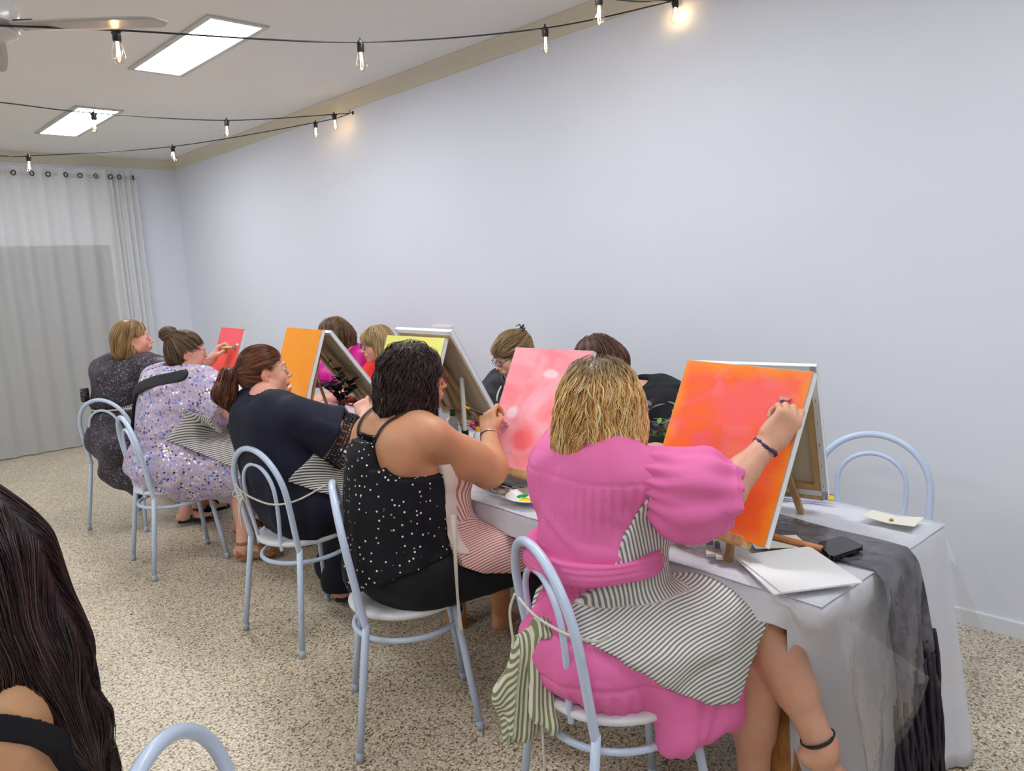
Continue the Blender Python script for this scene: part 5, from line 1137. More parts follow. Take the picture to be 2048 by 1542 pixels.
    M_H=hair_mat('hair_brown',[(.05,(58,42,34)),(.4,(100,76,60)),(.7,(140,112,88)),(1,(184,152,120))],.4)
    E=lambda c,rr,k=.03,op='add':el(hl(Hd,c),A(*rr)*Hd['s'],Hd['M'],k,op)
    bun=hl(Hd,(0,-.095,.090))
    HP=[E((0,-.018,.030),(.082,.100,.090),0),E((0,-.050,-.025),(.074,.065,.075),.03),E((0,-.07,.07),(.04,.04,.03),.03),E((0,.108,-.030),(.080,.060,.082),.012,'sub'),E((.082,.006,-.034),(.02,.028,.045),.01,'sub'),E((-.082,.006,-.034),(.02,.028,.045),.01,'sub')]
    hair(HP,flow_to(bun),M_H,r,n=2200,length=.09,steps=12,w=.0013,wave=.0028,wfreq=45,seed=5,h=.0055,lvl=(-.002,.005),name='swept_up_hair')
    ax=nrm(bun-hl(Hd,(0,-.02,.03)))
    hair([el(bun+ax*.008,(.046,.046,.040),k=0)],lambda P:np.cross(P-bun,nrm(ax+A(.3,.2,.1))),M_H,r,n=900,length=.09,steps=14,w=.0016,wave=.003,wfreq=50,seed=2,h=.005,lvl=(-.002,.006),name='top_bun')
    MSn=pm('tan_leather',(164,110,66),.5); 
    for a,dd_ in ((AL,A(.8,.2,0)),(AR,A(.75,-.45,0))):
        d_=nrm(dd_); l=A(d_[1],-d_[0],0); shoe(a,dd_,r,MSn,h=.032,wedge=.018,sole=MSn)
        for off,zz,ww,wx in ((.09,-.020,.030,.046),(.02,.004,.020,.046),(-.03,-.005,.022,.040)):
            ribbon('sandal_strap',[a+d_*off+l*wx*math.sin(q)+A(0,0,zz-.058*(1-math.cos(q))) for q in np.linspace(-1.45,1.45,7)],d_+A(0,0,-.2 if off>0 else .5),ww,MSn,r,th=.002)
        ribbon('sandal_strap',[a+(d_*math.cos(q)*.043+l*math.sin(q)*.043)+A(0,0,.012) for q in np.linspace(-2.6,2.6,12)],A(0,0,1),.018,MSn,r,th=.002)
    brush('paintbrush',hP(.010,.085,.028)+A(.0,-.02,.01),nrm(A(.25,-.9,-.18)),'wide blue-handled brush pressed on the flat orange canvas',(40,48,116),L=.10,w=.010,head=.028,bcol=(206,170,60),fer=.032,tip=(40,48,116),side=A(.9,.2,.3))
    return r
P_sequin()
# ================================================================ WOMAN IN BLACK GLITTER DRESS (farthest near side)
def P_glitter():
    r=person('woman with dark-blonde bob in black glitter dress reaching to the red canvas')
    F=nrm(A(.87,.5,0)); R=rt(F); Hd=HF((1.65,5.27,1.24),(.93,-.36,.03),s=1.05)
    N,SL,SR=A(1.60,5.34,1.11),A(1.53,5.465,1.045),A(1.685,5.195,1.06); C,Wt,Pv=A(1.575,5.365,.965),A(1.565,5.385,.80),A(1.54,5.40,.585)
    tp_,TM=torso_prims(N,SL,SR,C,Wt,Pv,R,F,w=1.02,d=1.1,bust=.2,belly=.2)
    E_,W_=A(1.86,4.97,.965),A(1.93,4.725,1.10); K_=A(1.975,4.70,1.18); hd=nrm(K_-W_)
    hp,hM,hP=hand_prims(W_,hd,nrm(A(.8,-.5,-.3)),thumb=-1,curls=[(35,70,40),(50,78,45),(58,80,45),(62,78,45)],s=1.05,thumb_in=.8,k=.005)
    HL,HR=A(1.60,5.48,.545),A(1.62,5.30,.54); KL,KR=A(1.97,5.50,.53),A(1.98,5.30,.53); AL,AR=A(1.92,5.15,.10),A(1.76,5.02,.10)
    P=tp_+[rc(N+A(0,0,-.03),hl(Hd,(0,-.02,-.05)),.064,.055,k=.03)]+head_prims(Hd,full=1.1,jaw=1.1)
    P+=arm_prims(SR,E_,W_,(.056,.050,.046,.029))+hp+arm_prims(SL,A(1.74,5.55,.86),A(1.92,5.45,.80),(.054,.05,.045,.028)); h2,_,_=hand_prims(A(1.92,5.45,.80),A(.6,-.7,0),A(0,0,-1),thumb=-1,curl=(25,25,20)); P+=h2
    P+=leg_prims(HL,KL,AL)+leg_prims(HR,KR,AR)
    for a,dd_ in ((AL,A(.9,-.2,0)),(AR,A(.95,-.25,0))): fp,_,_=foot_prims(a,dd_); P+=fp
    body('body',P,SK_PINK,r,.0055,Hd); eyes(Hd,r,(80,100,120)); brows(Hd,r,pm('eyebrow_blonde',(150,116,80),.7))
    t=NT('black_glitter'); co=t.coord(); v=t.n('ShaderNodeTexVoronoi'); v.inputs['Scale'].default_value=190; t.l(co,v.inputs['Vector']); sp=t.n('ShaderNodeSeparateColor'); t.l(v.outputs['Color'],sp.inputs[0])
    gl=t.ramp(sp.outputs[0],[(0,lin((44,38,48))),(.55,lin((62,48,62))),(.72,lin((96,84,104))),(.86,lin((124,108,96))),(.94,lin((176,170,186))),(.98,lin((86,120,140)))],'CONSTANT'); am=t.ramp(t.noise(co,7,3,.6),[(.3,.25),(.65,1)])
    t.set(t.mix(am,lin((38,32,42)),gl),Roughness=.5); t.bump(t.math('ADD',sp.outputs[1],t.math('MULTIPLY',t.noise(co,10,4),3.)),.6,.004); MG=t.m
    d=nrm(E_-SR); end=SR+d*.15; dl=nrm(A(1.74,5.55,.86)-SL)
    D=tp_+[rc(SR,end,.078,.088,k=.04),rc(SR+A(0,0,-.06),end+A(0,0,-.04),.06,.06,k=.04),rc(SL,SL+dl*.18,.062,.08,k=.05),el(Pv,(.185,.20,.13),k=.06),rc(C,Pv,.15,.165,k=.05),rc(HL,HL*.4+KL*.6,.12,.11,k=.05),rc(HR,HR*.4+KR*.6,.12,.11,k=.05)]
    cs=A(1.56,5.42,.46)
    D+=[rc(Pv-F*.13+R*.10+A(0,0,-.03),A(1.45,5.27,.40),.10,.075,k=.07),rc(A(1.45,5.27,.42),A(1.53,5.14,.25),.07,.014,k=.06),rc(Pv+R*.15,A(1.60,5.16,.33),.10,.02,k=.06),rc(A(1.47,5.22,.36),A(1.60,5.15,.34),.045,.03,k=.06)]
    garment('glitter_dress',D,MG,r,.0068,off=.013,post=lambda Pq,dd_:np.maximum(np.where((((Pq-end)**2).sum(1)<.16**2)&(Pq[:,2]>.78),np.maximum(dd_,(Pq-end-d*.01)@d),dd_),-(np.sqrt(((Pq-(N+F*.02+A(0,0,.05)))**2).sum(1))-.085)),disp=lambda V:np.maximum(0,wob(V*A(.8,.8,1.2),6,41))*.010+.003*wob(V,5,4)-.02*np.exp(-((V[:,2]-.80)/.02)**2))
    tm=pm('cream_cotton_tie',(214,208,192),.8); pts=[Wt+A(0,0,.0)+(R*math.cos(a)*.185-F*math.sin(a)*.178) for a in np.linspace(-.1,math.pi+.1,14)]; MB().tube(spline(pts,4),.005,6).build('apron_string',tm,r,True)
    b=MB(); kn=Wt-F*.155-R*.13+A(0,0,.10); b.box(kn,(.03,.012,.045),R=rotz(.5),bev=.01); b.build('shoulder_bow',MG,r,True)
    MA=stripes('grey_ticking_fine2',(220,216,210),(96,96,100),84,.46)
    AP=tp_+[rc(HL,KL,.14,.12,k=.05),rc(HR,KR,.14,.12,k=.05),rc(HL*.5+HR*.5,KL*.5+KR*.5,.12,.10,k=.06),rc(C+F*.08,Pv+F*.10,.14,.15,k=.06)]
    fx=lambda P_:np.stack([(P_-Pv)@A(.60,-.80,0),P_[:,2]],1)
    mk=polymask([(.12,.90),(.10,.80),(.20,.74),(.34,.66),(.45,.60),(.60,.60),(.60,.71),(.40,.73),(.34,.80),(.33,.90)],fx)
    garment('striped_apron',AP,MA,r,.007,off=.024,post=lambda Pq,dd_:np.maximum(dd_,mk(Pq)),attr=lambda V,N_:{'sv':V[:,0]*.8-V[:,1]*.4+V[:,2]*.2})
    M_H=hair_mat('hair_dark_blonde',[(.05,(92,66,42)),(.4,(146,110,70)),(.7,(184,146,98)),(1,(214,180,130))],.36)
    E=lambda c,rr,k=.03,op='add':el(hl(Hd,c),A(*rr)*Hd['s'],Hd['M'],k,op)
    HP=[E((0,-.016,.032),(.084,.100,.088),0),E((0,-.055,-.03),(.086,.070,.085),.04),E((0,-.060,-.085),(.082,.056,.040),.04),E((.064,-.018,-.05),(.024,.038,.07),.03),E((-.064,.0,-.05),(.024,.045,.07),.03),E((0,.115,-.03),(.085,.068,.088),.012,'sub'),E((.088,.020,-.030),(.026,.030,.05),.01,'sub')]
    hair(HP,flow_down(Hd,crown=(0,.0,.12),part=.4,back=.25),M_H,r,n=2600,length=.11,steps=14,w=.0015,wave=.001,wfreq=30,seed=5,h=.0055,lvl=(-.002,.004),hd=Hd,name='straight_bob_hair')
    for a,dd_ in ((AL,A(.9,-.2,0)),(AR,A(.95,-.25,0))):
        d_=nrm(dd_); l=A(d_[1],-d_[0],0); MS_=pm('black_sandal',(26,24,26),.5); shoe(a,dd_,r,MS_,h=.02,wedge=.03)
        b=MB(); 
        for off in (.10,.03): b.tube([a+d_*off+l*x+A(0,0,-.018-abs(x)*1.0+(.02 if off<.05 else 0)) for x in np.linspace(-.042,.042,9)],.006,6,flat=(1.4,.5))
        b.tube([a+d_*.10+A(0,0,-.018),a+d_*.03+A(0,0,.004)],.005,6); b.build('sandal_strap',MS_,r,True)
    brush('paintbrush',hP(.010,.085,.028)+A(.0,-.03,.01),nrm(A(.55,-.75,-.05)),'broad white-bristled brush reaching the red canvas, yellow end behind the hand',(214,196,120),L=.11,w=.009,head=.026,bcol=(240,238,236),fer=.028,tip=(232,210,90),side=A(.8,.3,.4))
    return r
P_glitter()
# ================================================================ WOMEN ON THE WALL SIDE
def P_wall(label,H,fwd,F,N,C,Pv,skin,top,hairf,E_,W_,up=None,gl=False,w=1.,d=1.,sleeve=.26,off=.012,neckr=.08,hands=None,LE=None,LW=None,extra=None,res=.0055,hs=1.,brow='eyebrow_blonde',roundb=0.):
    r=person(label); F=nrm(F); R=rt(F); Hd=HF(H,fwd,s=hs); N,C,Pv=A(*N),A(*C),A(*Pv); Wt=C*.45+Pv*.55
    SR,SL=N+R*.165*w-A(0,0,.045),N-R*.165*w-A(0,0,.045); tp_,TM=torso_prims(N,SL,SR,C,Wt,Pv,R,F,w=w,d=d,bust=.15,belly=.1)
    if roundb: tp_.append(el(C*.5+N*.5-F*.06,(.13,.16,.12),k=.06))
    E_,W_=A(*E_),A(*W_); hd=nrm(A(-.9,.1,.15)); hp,hM,hP=hand_prims(W_,hd,A(0,.3,-1),thumb=-1,curls=[(35,60,35)]*4,s=.97,k=.005)
    LE=A(*LE) if LE is not None else SL+A(-.12,-.05,-.23); LW=A(*LW) if LW is not None else LE+A(-.22,.08,.0); h2,_,_=hand_prims(LW,A(-.9,.2,-.1),A(0,0,-1),thumb=1,curls=[(30,40,30)]*4,k=.005)
    HL,HR=Pv-R*.10+A(0,0,-.03),Pv+R*.10+A(0,0,-.03); KL,KR=HL+F*.40,HR+F*.40
    P=tp_+[rc(N+A(0,0,-.03),hl(Hd,(0,-.02,-.05)),.056,.050,k=.03)]+head_prims(Hd)+arm_prims(SR,E_,W_,(.05,.044,.041,.027))+hp+arm_prims(SL,LE,LW,(.05,.044,.041,.027))+h2
    P+=leg_prims(HL,KL,KL+A(.03,0,-.44))+leg_prims(HR,KR,KR+A(.03,0,-.44))
    for k_ in (KL,KR): fp,_,_=foot_prims(k_+A(.03,0,-.44),F); P+=fp
    body('body',P,skin,r,res,Hd); eyes(Hd,r,(90,100,110)); brows(Hd,r,pm(brow,(150,116,80) if 'blonde' in brow else (92,62,46),.7))
    if gl: glasses(Hd,r,gl)
    D=tp_+[el(Pv+A(0,0,.02),(.165,.19,.12),k=.05)]; cl=[]
    for S,e in ((SR,E_),(SL,LE)):
        dd_=nrm(e-S); D.append(rc(S,S+dd_*sleeve,.066,.062 if sleeve>.15 else .08,k=.03))
        if sleeve>.29: D.append(rc(e,e*.2+(W_ if S is SR else LW)*.8,.058,.045,k=.02))
    garment('blouse',D,top,r,.0065,off=off,post=lambda Pq,q:np.maximum(q,-(np.sqrt(((Pq-(N+F*.035+A(0,0,.045)))**2).sum(1))-neckr)),disp=lambda V:np.maximum(0,wob(V*A(1,1,.5),6,31))*.008)
    garment('trousers',[el(Pv,(.16,.185,.12)),rc(HL,KL,.095,.075,k=.04),rc(HR,KR,.095,.075,k=.04),rc(KL,KL+A(.03,0,-.40),.072,.06,k=.03),rc(KR,KR+A(.03,0,-.40),.072,.06,k=.03)],pm('dark_trousers',(36,36,44),.8),r,.009,off=.006)
    hairf(Hd,r); 
    if extra: extra(Hd,r,N,C,F,R)
    return r
def H_long(mat,seed,L=.22,n=2200,wave=.005,side=0.):
    def f(Hd,r):
        E=lambda c,rr,k=.03,op='add':el(hl(Hd,c),A(*rr)*Hd['s'],Hd['M'],k,op); dn=A(0,0,-1)
        b=hl(Hd,(0,-.06,-.05)); HP=[E((0,-.014,.032),(.086,.102,.090),0),E((0,-.05,-.03),(.088,.072,.085),.04)]
        for x in (-1,1): HP.append(rc(hl(Hd,(x*.062,.0,-.02)),hl(Hd,(x*.072,-.01,-.02))+dn*L*.75,.034,.030,k=.03))
        HP+=[rc(b,b+dn*L*.8-Hd['M'][:,1]*.02,.075,.06,k=.04),E((0,.118,-.050),(.056,.078,.098),.012,'sub')]
        hair(HP,flow_down(Hd,part=.5),mat,r,n=n,length=.15,steps=14,w=.0016,wave=wave,wfreq=45,seed=seed,h=.006,lvl=(-.002,.007),name='long_hair',hd=Hd)
    return f
def H_bob_fringe(Hd,r):
    mat=hair_mat('hair_light_blonde',[(.05,(128,98,62)),(.4,(186,152,102)),(.7,(216,186,136)),(1,(236,214,172))],.36)
    E=lambda c,rr,k=.03,op='add':el(hl(Hd,c),A(*rr)*Hd['s'],Hd['M'],k,op)
    HP=[E((0,-.012,.034),(.086,.102,.090),0),E((0,.045,.045),(.066,.052,.042),.03),E((0,-.052,-.03),(.088,.070,.09),.04),E((0,-.062,-.09),(.078,.050,.05),.04),E((.068,-.0,-.05),(.022,.045,.085),.03),E((-.068,.0,-.05),(.022,.045,.085),.03),E((0,.125,-.055),(.060,.085,.082),.010,'sub')]
    hair(HP,flow_down(Hd,crown=(0,.0,.12),part=.15),mat,r,n=2600,length=.11,steps=14,w=.0014,wave=.0015,wfreq=30,seed=4,h=.0055,lvl=(-.002,.005),name='fringed_bob_hair',hd=Hd)
def H_claw(Hd,r):
    mat=hair_mat('hair_highlighted_brown',[(.05,(84,62,42)),(.4,(128,100,66)),(.7,(170,138,94)),(1,(208,180,134))],.38)
    E=lambda c,rr,k=.03,op='add':el(hl(Hd,c),A(*rr)*Hd['s'],Hd['M'],k,op); tie=hl(Hd,(0,-.100,.055))
    HP=[E((0,-.016,.034),(.084,.102,.094),0),E((0,.050,.050),(.060,.048,.034),.03),E((0,-.05,-.02),(.076,.066,.075),.03),E((0,-.09,.045),(.04,.035,.05),.03),E((0,.118,-.045),(.075,.072,.080),.012,'sub'),E((-.084,.01,-.035),(.02,.026,.045),.01,'sub'),E((.084,.01,-.035),(.02,.026,.045),.01,'sub')]
    hair(HP,flow_to(tie),mat,r,n=2200,length=.10,steps=12,w=.0015,wave=.002,wfreq=30,seed=5,h=.0055,lvl=(-.002,.006),name='pinned_up_hair')
    MBk=pm('black_hair_claw',(22,18,20),.25); b=MB(); M=Hd['M']
    for sx in (-1,1):
        for k in range(5):
            q=-1+k*.5; p0=tie+M@A(sx*.004,-.012,.02+q*.026); b.tube([p0,p0+M@A(sx*.022,-.006,.012*q+.010),p0+M@A(sx*.030,.016,.006+.014*q)],[.0045,.004,.0022],6)
        b.tube([tie+M@A(sx*.006,-.014,z) for z in (-.016,.0,.02,.045)],[.006,.007,.007,.005],8)
    b.build('hair_claw',MBk,r,True)
M_MAG=fabric('magenta_satin',(204,24,140),.42,(9,.4,.012),.08); M_RED=fabric('red_cotton',(232,44,30),.6); M_BLKG=fabric('black_lurex',(40,40,50),.5,(16,.4,.006),.3); M_BLKC=fabric('black_cardigan',(34,34,40),.85,(10,.3,.008),.06)
M_HBR=hair_mat('hair_mid_brown',[(.05,(66,46,34)),(.4,(108,80,58)),(.7,(146,112,82)),(1,(182,146,110))],.4); M_HRB=hair_mat('hair_reddish_brown',[(.05,(54,32,28)),(.4,(88,56,46)),(.7,(122,84,68)),(1,(160,120,100))],.4)
MGL=pm('glasses_dark_blue',(38,44,60),.25)
P_wall('woman with long brown hair in a magenta blouse behind the flat orange canvas',(2.845,4.79,1.165),(-.80,.35,-.48),(-1,.1,0),(2.945,4.73,1.045),(2.96,4.72,.90),(2.93,4.78,.57),SK_PINK,M_MAG,H_long(M_HBR,3,.20),(2.72,5.0,.80),(2.50,4.90,.79),sleeve=.24,off=.016,neckr=.09)
def lany(Hd,r,N,C,F,R):
    tm=pm('cream_cotton_tie',(214,208,192),.8); 
    for s in (-1,1): ribbon('apron_neck_strap',[N+R*s*.062+A(0,0,.02)-F*.02,N+R*s*.066+F*.06-A(0,0,.02),C+R*s*.055+F*.135+A(0,0,.06),C+R*s*.06+F*.14-A(0,0,.06)],R,.011,tm,r,th=.002)
def bibred(Hd,r,N,C,F,R):
    pass
P_wall('woman with blonde fringed bob and dark glasses in a red top',(2.845,4.255,1.115),(-.93,.32,-.12),(-1,.1,0),(2.91,4.23,.985),(2.93,4.22,.83),(2.90,4.22,.57),SK_OLD,M_RED,H_bob_fringe,(2.74,4.42,.78),(2.54,4.36,.79),gl=MGL,sleeve=.16,neckr=.10)
P_wall('woman with black hair claw and glasses in a dark top, looking down',(2.825,2.945,1.10),(-.86,.30,-.36),(-1,.0,0),(2.885,2.945,.975),(2.89,2.95,.82),(2.87,3.1,.57),SK_OLD,M_BLKG,H_claw,(2.72,3.16,.80),(2.52,2.97,.80),gl=MGL,sleeve=.22,neckr=.088,extra=lany)
P_wall('woman with reddish-brown hair in a black cardigan hunched over the table',(2.72,2.27,1.11),(-.72,.35,-.60),(-.95,.3,0),(2.84,2.13,.965),(2.90,2.06,.81),(2.84,2.02,.57),SK_PINK,M_BLKC,H_long(M_HRB,6,.16,wave=.0015),(2.62,2.34,.80),(2.42,2.28,.79),sleeve=.30,off=.018,d=1.15,roundb=1.,LE=(2.80,1.86,.80),LW=(2.60,1.84,.79))
# ================================================================ DARK-HAIRED WOMAN IN THE FOREGROUND
def P_front():
    r=person('woman with very long dark hair in a black tank top, bottom left corner')
    F=nrm(A(-.8,.6,0)); R=rt(F); Hd=HF((.128,1.405,1.165),(-.78,.60,-.10),s=1.02)
    N,SL,SR=A(.155,1.395,1.03),A(.055,1.262,.98),A(.235,1.50,.965); C,Wt,Pv=A(.160,1.385,.88),A(.15,1.395,.72),A(.07,1.43,.52)
    tp_,TM=torso_prims(N,SL,SR,C,Wt,Pv,R,F,w=.93,d=1.0,bust=.1)
    P=tp_+[rc(N+A(0,0,-.03),hl(Hd,(0,-.02,-.05)),.055,.050,k=.03)]+head_prims(Hd)
    P+=arm_prims(SL,A(-.02,1.22,.74),A(-.22,1.36,.76),(.052,.045,.04,.027))+arm_prims(SR,A(.25,1.68,.76),A(.02,1.76,.76),(.052,.045,.04,.027))
    for W_,th in ((A(-.22,1.36,.76),1),(A(.02,1.76,.76),-1)): hp,_,_=hand_prims(W_,F,A(0,0,-1),thumb=th,curl=(25,30,20)); P+=hp
    HL,HR=A(.03,1.31,.50),A(.15,1.47,.50)
    for h_ in (HL,HR):
        k=h_+F*.40; P+=leg_prims(h_,k,k+A(0,0,-.40)); fp,_,_=foot_prims(k+A(0,0,-.40),F); P+=fp
    body('body',P,SK_GOLD,r,.0048,Hd); eyes(Hd,r,(70,50,40)); brows(Hd,r,pm('eyebrow_dark',(60,42,36),.7))
    MT=fabric('black_jersey',(26,25,30),.8,(8,.2,.006),.04)
    def post(Pq,d):
        q=Pq-C; a=q@R; u=q[:,2]; b=q@F; X=np.stack([a,u],1)
        def seg(pts,w):
            m=np.full(len(X),9.)
            for p0,p1 in zip(pts[:-1],pts[1:]):
                p0=A(*p0);p1=A(*p1); e=p1-p0; t=np.clip((X-p0)@e/(e@e),0,1); m=np.minimum(m,np.sqrt((((X-p0)-t[:,None]*e)**2).sum(1))-(w[0]+(w[1]-w[0])*0))
            return m
        bk_=np.minimum(np.minimum(seg([(-.16,.17),(-.15,.09),(-.105,.045),(-.055,-.01),(-.01,-.08),(.02,-.14)],(.0155,.02)),seg([(.03,-.14),(.07,-.03),(.10,.08),(.12,.2)],(.0155,.02))),u+.125+1.1*np.maximum(0,-a-.03))
        ft=np.minimum(np.maximum(u-.02,-.5),np.abs(np.abs(a)-.10)-.017)
        return np.maximum(d,np.where(b<0,bk_,ft))
    garment('tank_top',tp_+[rc(C,Pv,.13,.15,k=.05)],MT,r,.0045,off=.006,post=post)
    garment('dark_trousers',[el(Pv,(.17,.185,.12)),rc(HL,HL+F*.4,.092,.075,k=.04),rc(HR,HR+F*.4,.092,.075,k=.04),rc(HL+F*.4,HL+F*.4-A(0,0,.38),.07,.055,k=.03),rc(HR+F*.4,HR+F*.4-A(0,0,.38),.07,.055,k=.03)],pm('dark_trousers',(36,36,44),.8),r,.01,off=.006)
    M_H=hair_mat('hair_near_black',[(.05,(22,12,14)),(.4,(44,26,28)),(.7,(66,42,42)),(1,(104,74,70))],.33)
    E=lambda c,rr,k=.03,op='add':el(hl(Hd,c),A(*rr)*Hd['s'],Hd['M'],k,op); bk=-F
    b=hl(Hd,(0,-.055,-.03))
    HP=[E((0,-.014,.034),(.084,.101,.090),0),E((0,-.05,-.03),(.085,.07,.085),.04),rc(b,A(.215,1.325,1.00),.080,.062,k=.05),rc(A(.215,1.325,1.00),A(.258,1.303,.87),.054,.038,k=.04),rc(A(.258,1.303,.87),A(.285,1.295,.78),.036,.018,k=.03),rc(b+R*.03,A(.245,1.37,.98),.075,.055,k=.04),rc(b-R*.04,A(.135,1.275,1.03),.06,.040,k=.04),rc(A(.135,1.275,1.03),A(.105,1.235,1.0),.035,.010,k=.03),E((0,.118,-.050),(.060,.078,.10),.012,'sub')]
    def fl(P):
        v=flow_down(Hd,part=.5)(P); w=np.clip((1.10-P[:,2])/.1,0,1)[:,None]; return v+w*A(.28,-.05,0)
    hair(HP,fl,M_H,r,n=6500,length=.22,steps=20,w=.00095,wave=.0016,wfreq=22,seed=12,h=.0055,lvl=(-.003,.004),name='very_long_hair',hd=Hd,fall=.05,rscale=26)
    st=empty('bentwood_style_chair') if False else None
    return r
P_front()
chair(-.02,1.48,143,'pale blue chair under the dark-haired woman in the bottom left corner')
# ================================================================ THINGS ON THE TABLE
TT=TZ+.019
def lay(name,build,label,cat,loc,rz=0,group=None):
    r=empty(name,loc,rz); tag(r,label,cat,group); build(r); return r
def plate(x,y,blobs,label):
    def b(r):
        MB().lathe([(0,.002),(.058,.002),(.064,.004),(.088,.013),(.090,.015),(.087,.0155),(.063,.0065),(.056,.0045),(0,.0045)],n=48).build('dish',pm('paper_plate_white',(240,240,240),.5),r,True)
        for i,(dx,dy,rx,ry,col) in enumerate(blobs):
            V=[];n=18; rg=np.random.default_rng(i)
            for k in range(n): a=2*math.pi*k/n; q=1+.12*math.sin(a*3+i*2); V.append((dx+rx*q*math.cos(a),dy+ry*q*math.sin(a),.005))
            V2=[(dx+(v[0]-dx)*.7,dy+(v[1]-dy)*.7,.0095) for v in V]+[(dx,dy,.0105)]
            F=[(k,(k+1)%n,n+(k+1)%n,n+k) for k in range(n)]+[(n+k,n+(k+1)%n,2*n) for k in range(n)]; MB().add(V+V2,F).build('paint_blob',pm('wet_paint_%d_%d_%d'%col,col,.2),r,True)
    return lay('paper_plate',b,label,'plate',(x,y,TT),0)
plate(1.795,1.815,[(-.042,-.012,.026,.020,(255,214,0)),(-.012,.030,.024,.017,(20,160,70)),(-.030,-.045,.020,.007,(236,120,20)),(.04,-.01,.02,.02,(240,90,120))],'white paper plate with yellow, green and orange paint beside the pink sleeve')
plate(2.25,4.05,[(-.03,.0,.02,.016,(240,110,40)),(.02,.02,.018,.015,(250,200,60))],'white paper plate with orange paint near the black leaves')
plate(2.32,3.15,[(0,-.02,.02,.018,(250,220,60))],'white paper plate on the wall side of the table beside the yellow canvas')
def tb(x0,y0,x1,y1,label,hc,tip,w=.006,head=.010,z=.0,bc=(200,180,140),g=None):
    p0=A(x0,y0,TT+w+.001+z);p1=A(x1,y1,TT+w+.001+z); L=np.linalg.norm(p1-p0)-.05; d=nrm(p1-p0); brush('paintbrush',p0+d*(L*.5),d,label,hc,L=L,w=w,head=head,tip=tip,bcol=bc,group=g)
tb(1.825,2.105,1.765,1.925,'navy-handled brush with yellow end lying nearest the table edge by the paper plate',(52,66,140),(232,204,30),.006,.012)
tb(1.838,2.10,1.80,1.905,'maroon-handled brush lying in the middle of the three by the paper plate',(120,40,50),(232,204,30),.005,.007)
tb(1.855,2.10,1.835,1.90,'violet-handled brush lying farthest from the table edge of the three by the plate',(84,66,110),(232,204,60),.0045,.006)
tb(2.350,1.00,2.30,1.19,'blue-handled brush with yellow end nearest the runner behind the orange canvas',(36,80,190),(240,214,40),.007,.014)
tb(2.372,1.01,2.325,1.20,'second blue-handled brush lying behind the nearest one under the leaning canvas',(40,84,184),(240,214,40),.007,.014)
tb(2.395,1.02,2.36,1.20,'blue brush with reddish end farthest from the runner behind the orange canvas',(44,74,170),(176,70,40),.005,.008)
tb(1.74,1.275,1.905,1.235,'red pencil-thin brush lying under the ledge of the orange canvas easel',(176,58,58),(150,40,40),.0045,.005)
tb(1.76,1.235,1.92,1.20,'dark red thin brush lying just in front of the other under the orange canvas ledge',(150,48,52),(120,30,30),.004,.005)
def flatbrush(p0,p1,w,label,tipc=(200,170,80)):
    p0=A(*p0);p1=A(*p1); o=empty('flat_paintbrush',p0); tag(o,label,'paintbrush'); d=nrm(p1-p0); L=np.linalg.norm(p1-p0); R=frame(d)
    def seg(nm,y0,y1,wa,wb,t,mat): 
        V=[R@A(s*(wa if k==0 else wb),(y0,y1)[k]*L,z*t) for k in(0,1) for s,z in((-1,-1),(1,-1),(1,1),(-1,1))]; MB().add(V,[(0,3,2,1),(4,5,6,7),(0,1,5,4),(1,2,6,5),(2,3,7,6),(3,0,4,7)]).build(nm,mat,o)
    seg('handle_end',0,.14,w*.80,w*.80,.0045,pm('brush_end_%d'%tipc[0],tipc,.4)); seg('handle',.14,.52,w*.78,w*.72,.0045,pm('slate_blue_handle',(92,98,142),.4)); seg('ferrule',.52,.70,w,w,.005,pm('white_ferrule',(216,220,210),.4)); seg('bristles',.70,1.,w*.98,w,.004,pm('pale_bristles',(222,226,214),.8)); MB().lathe([(0,.0),(.003,.0),(.003,.0012),(0,.0012)],R@A(0,.05*L,.0045),10).build('hanging_hole',M_BLK,o)
flatbrush((1.815,1.125,TT+.006),(1.705,1.052,TT+.006),.0125,'wide flat brush with slate blue handle and pale bristles at the table edge')
flatbrush((1.795,1.088,TT+.006),(1.700,1.024,TT+.006),.0085,'narrow flat brush with slate blue handle right beside the wider one')
# papers, phone, roll
def slab(name,cs,z,th,mat,label,cat,bev=0):
    c=np.mean([A(*p,0) for p in cs],0)+A(0,0,z); r=MB().poly([A(*p,z+th)-c for p in cs][::-1] if False else [A(*p,z+th)-c for p in cs],th).build(name,mat); r.location=c
    bm=bmesh.new(); bm.from_mesh(r.data); bmesh.ops.recalc_face_normals(bm,faces=bm.faces[:])
    if bev: bmesh.ops.bevel(bm,geom=[e for e in bm.edges if abs((e.verts[0].co-e.verts[1].co).z)>.001],offset=bev,segments=4,affect='EDGES')
    bm.to_mesh(r.data); bm.free(); return tag(r,label,cat)
PW=pm('white_board',(240,241,242),.6); PC=pm('cream_card',(226,222,210),.7)
slab('canvas_board',[(1.742,1.004),(1.900,.905),(1.755,.700),(1.588,.815)][::-1],TT+.001,.0035,PW,'lower sheet of two white boards at the near corner of the table, mostly covered','board')
slab('canvas_board',[(1.735,.998),(1.915,.878),(1.770,.682),(1.600,.800)][::-1],TT+.0055,.0035,PW,'upper of two white boards jutting over the near table edge','board')
slab('envelope',[(1.90,1.055),(1.995,.955),(1.93,.885),(1.83,.99)][::-1],TT+.0002,.0008,PC,'cream envelope lying under the orange canvas corner beside the boards','envelope')
cd_=empty('greeting_card',(2.28,.80,TT)); tag(cd_,'open cream card with a small gold motif at the far near-end corner of the table','card')
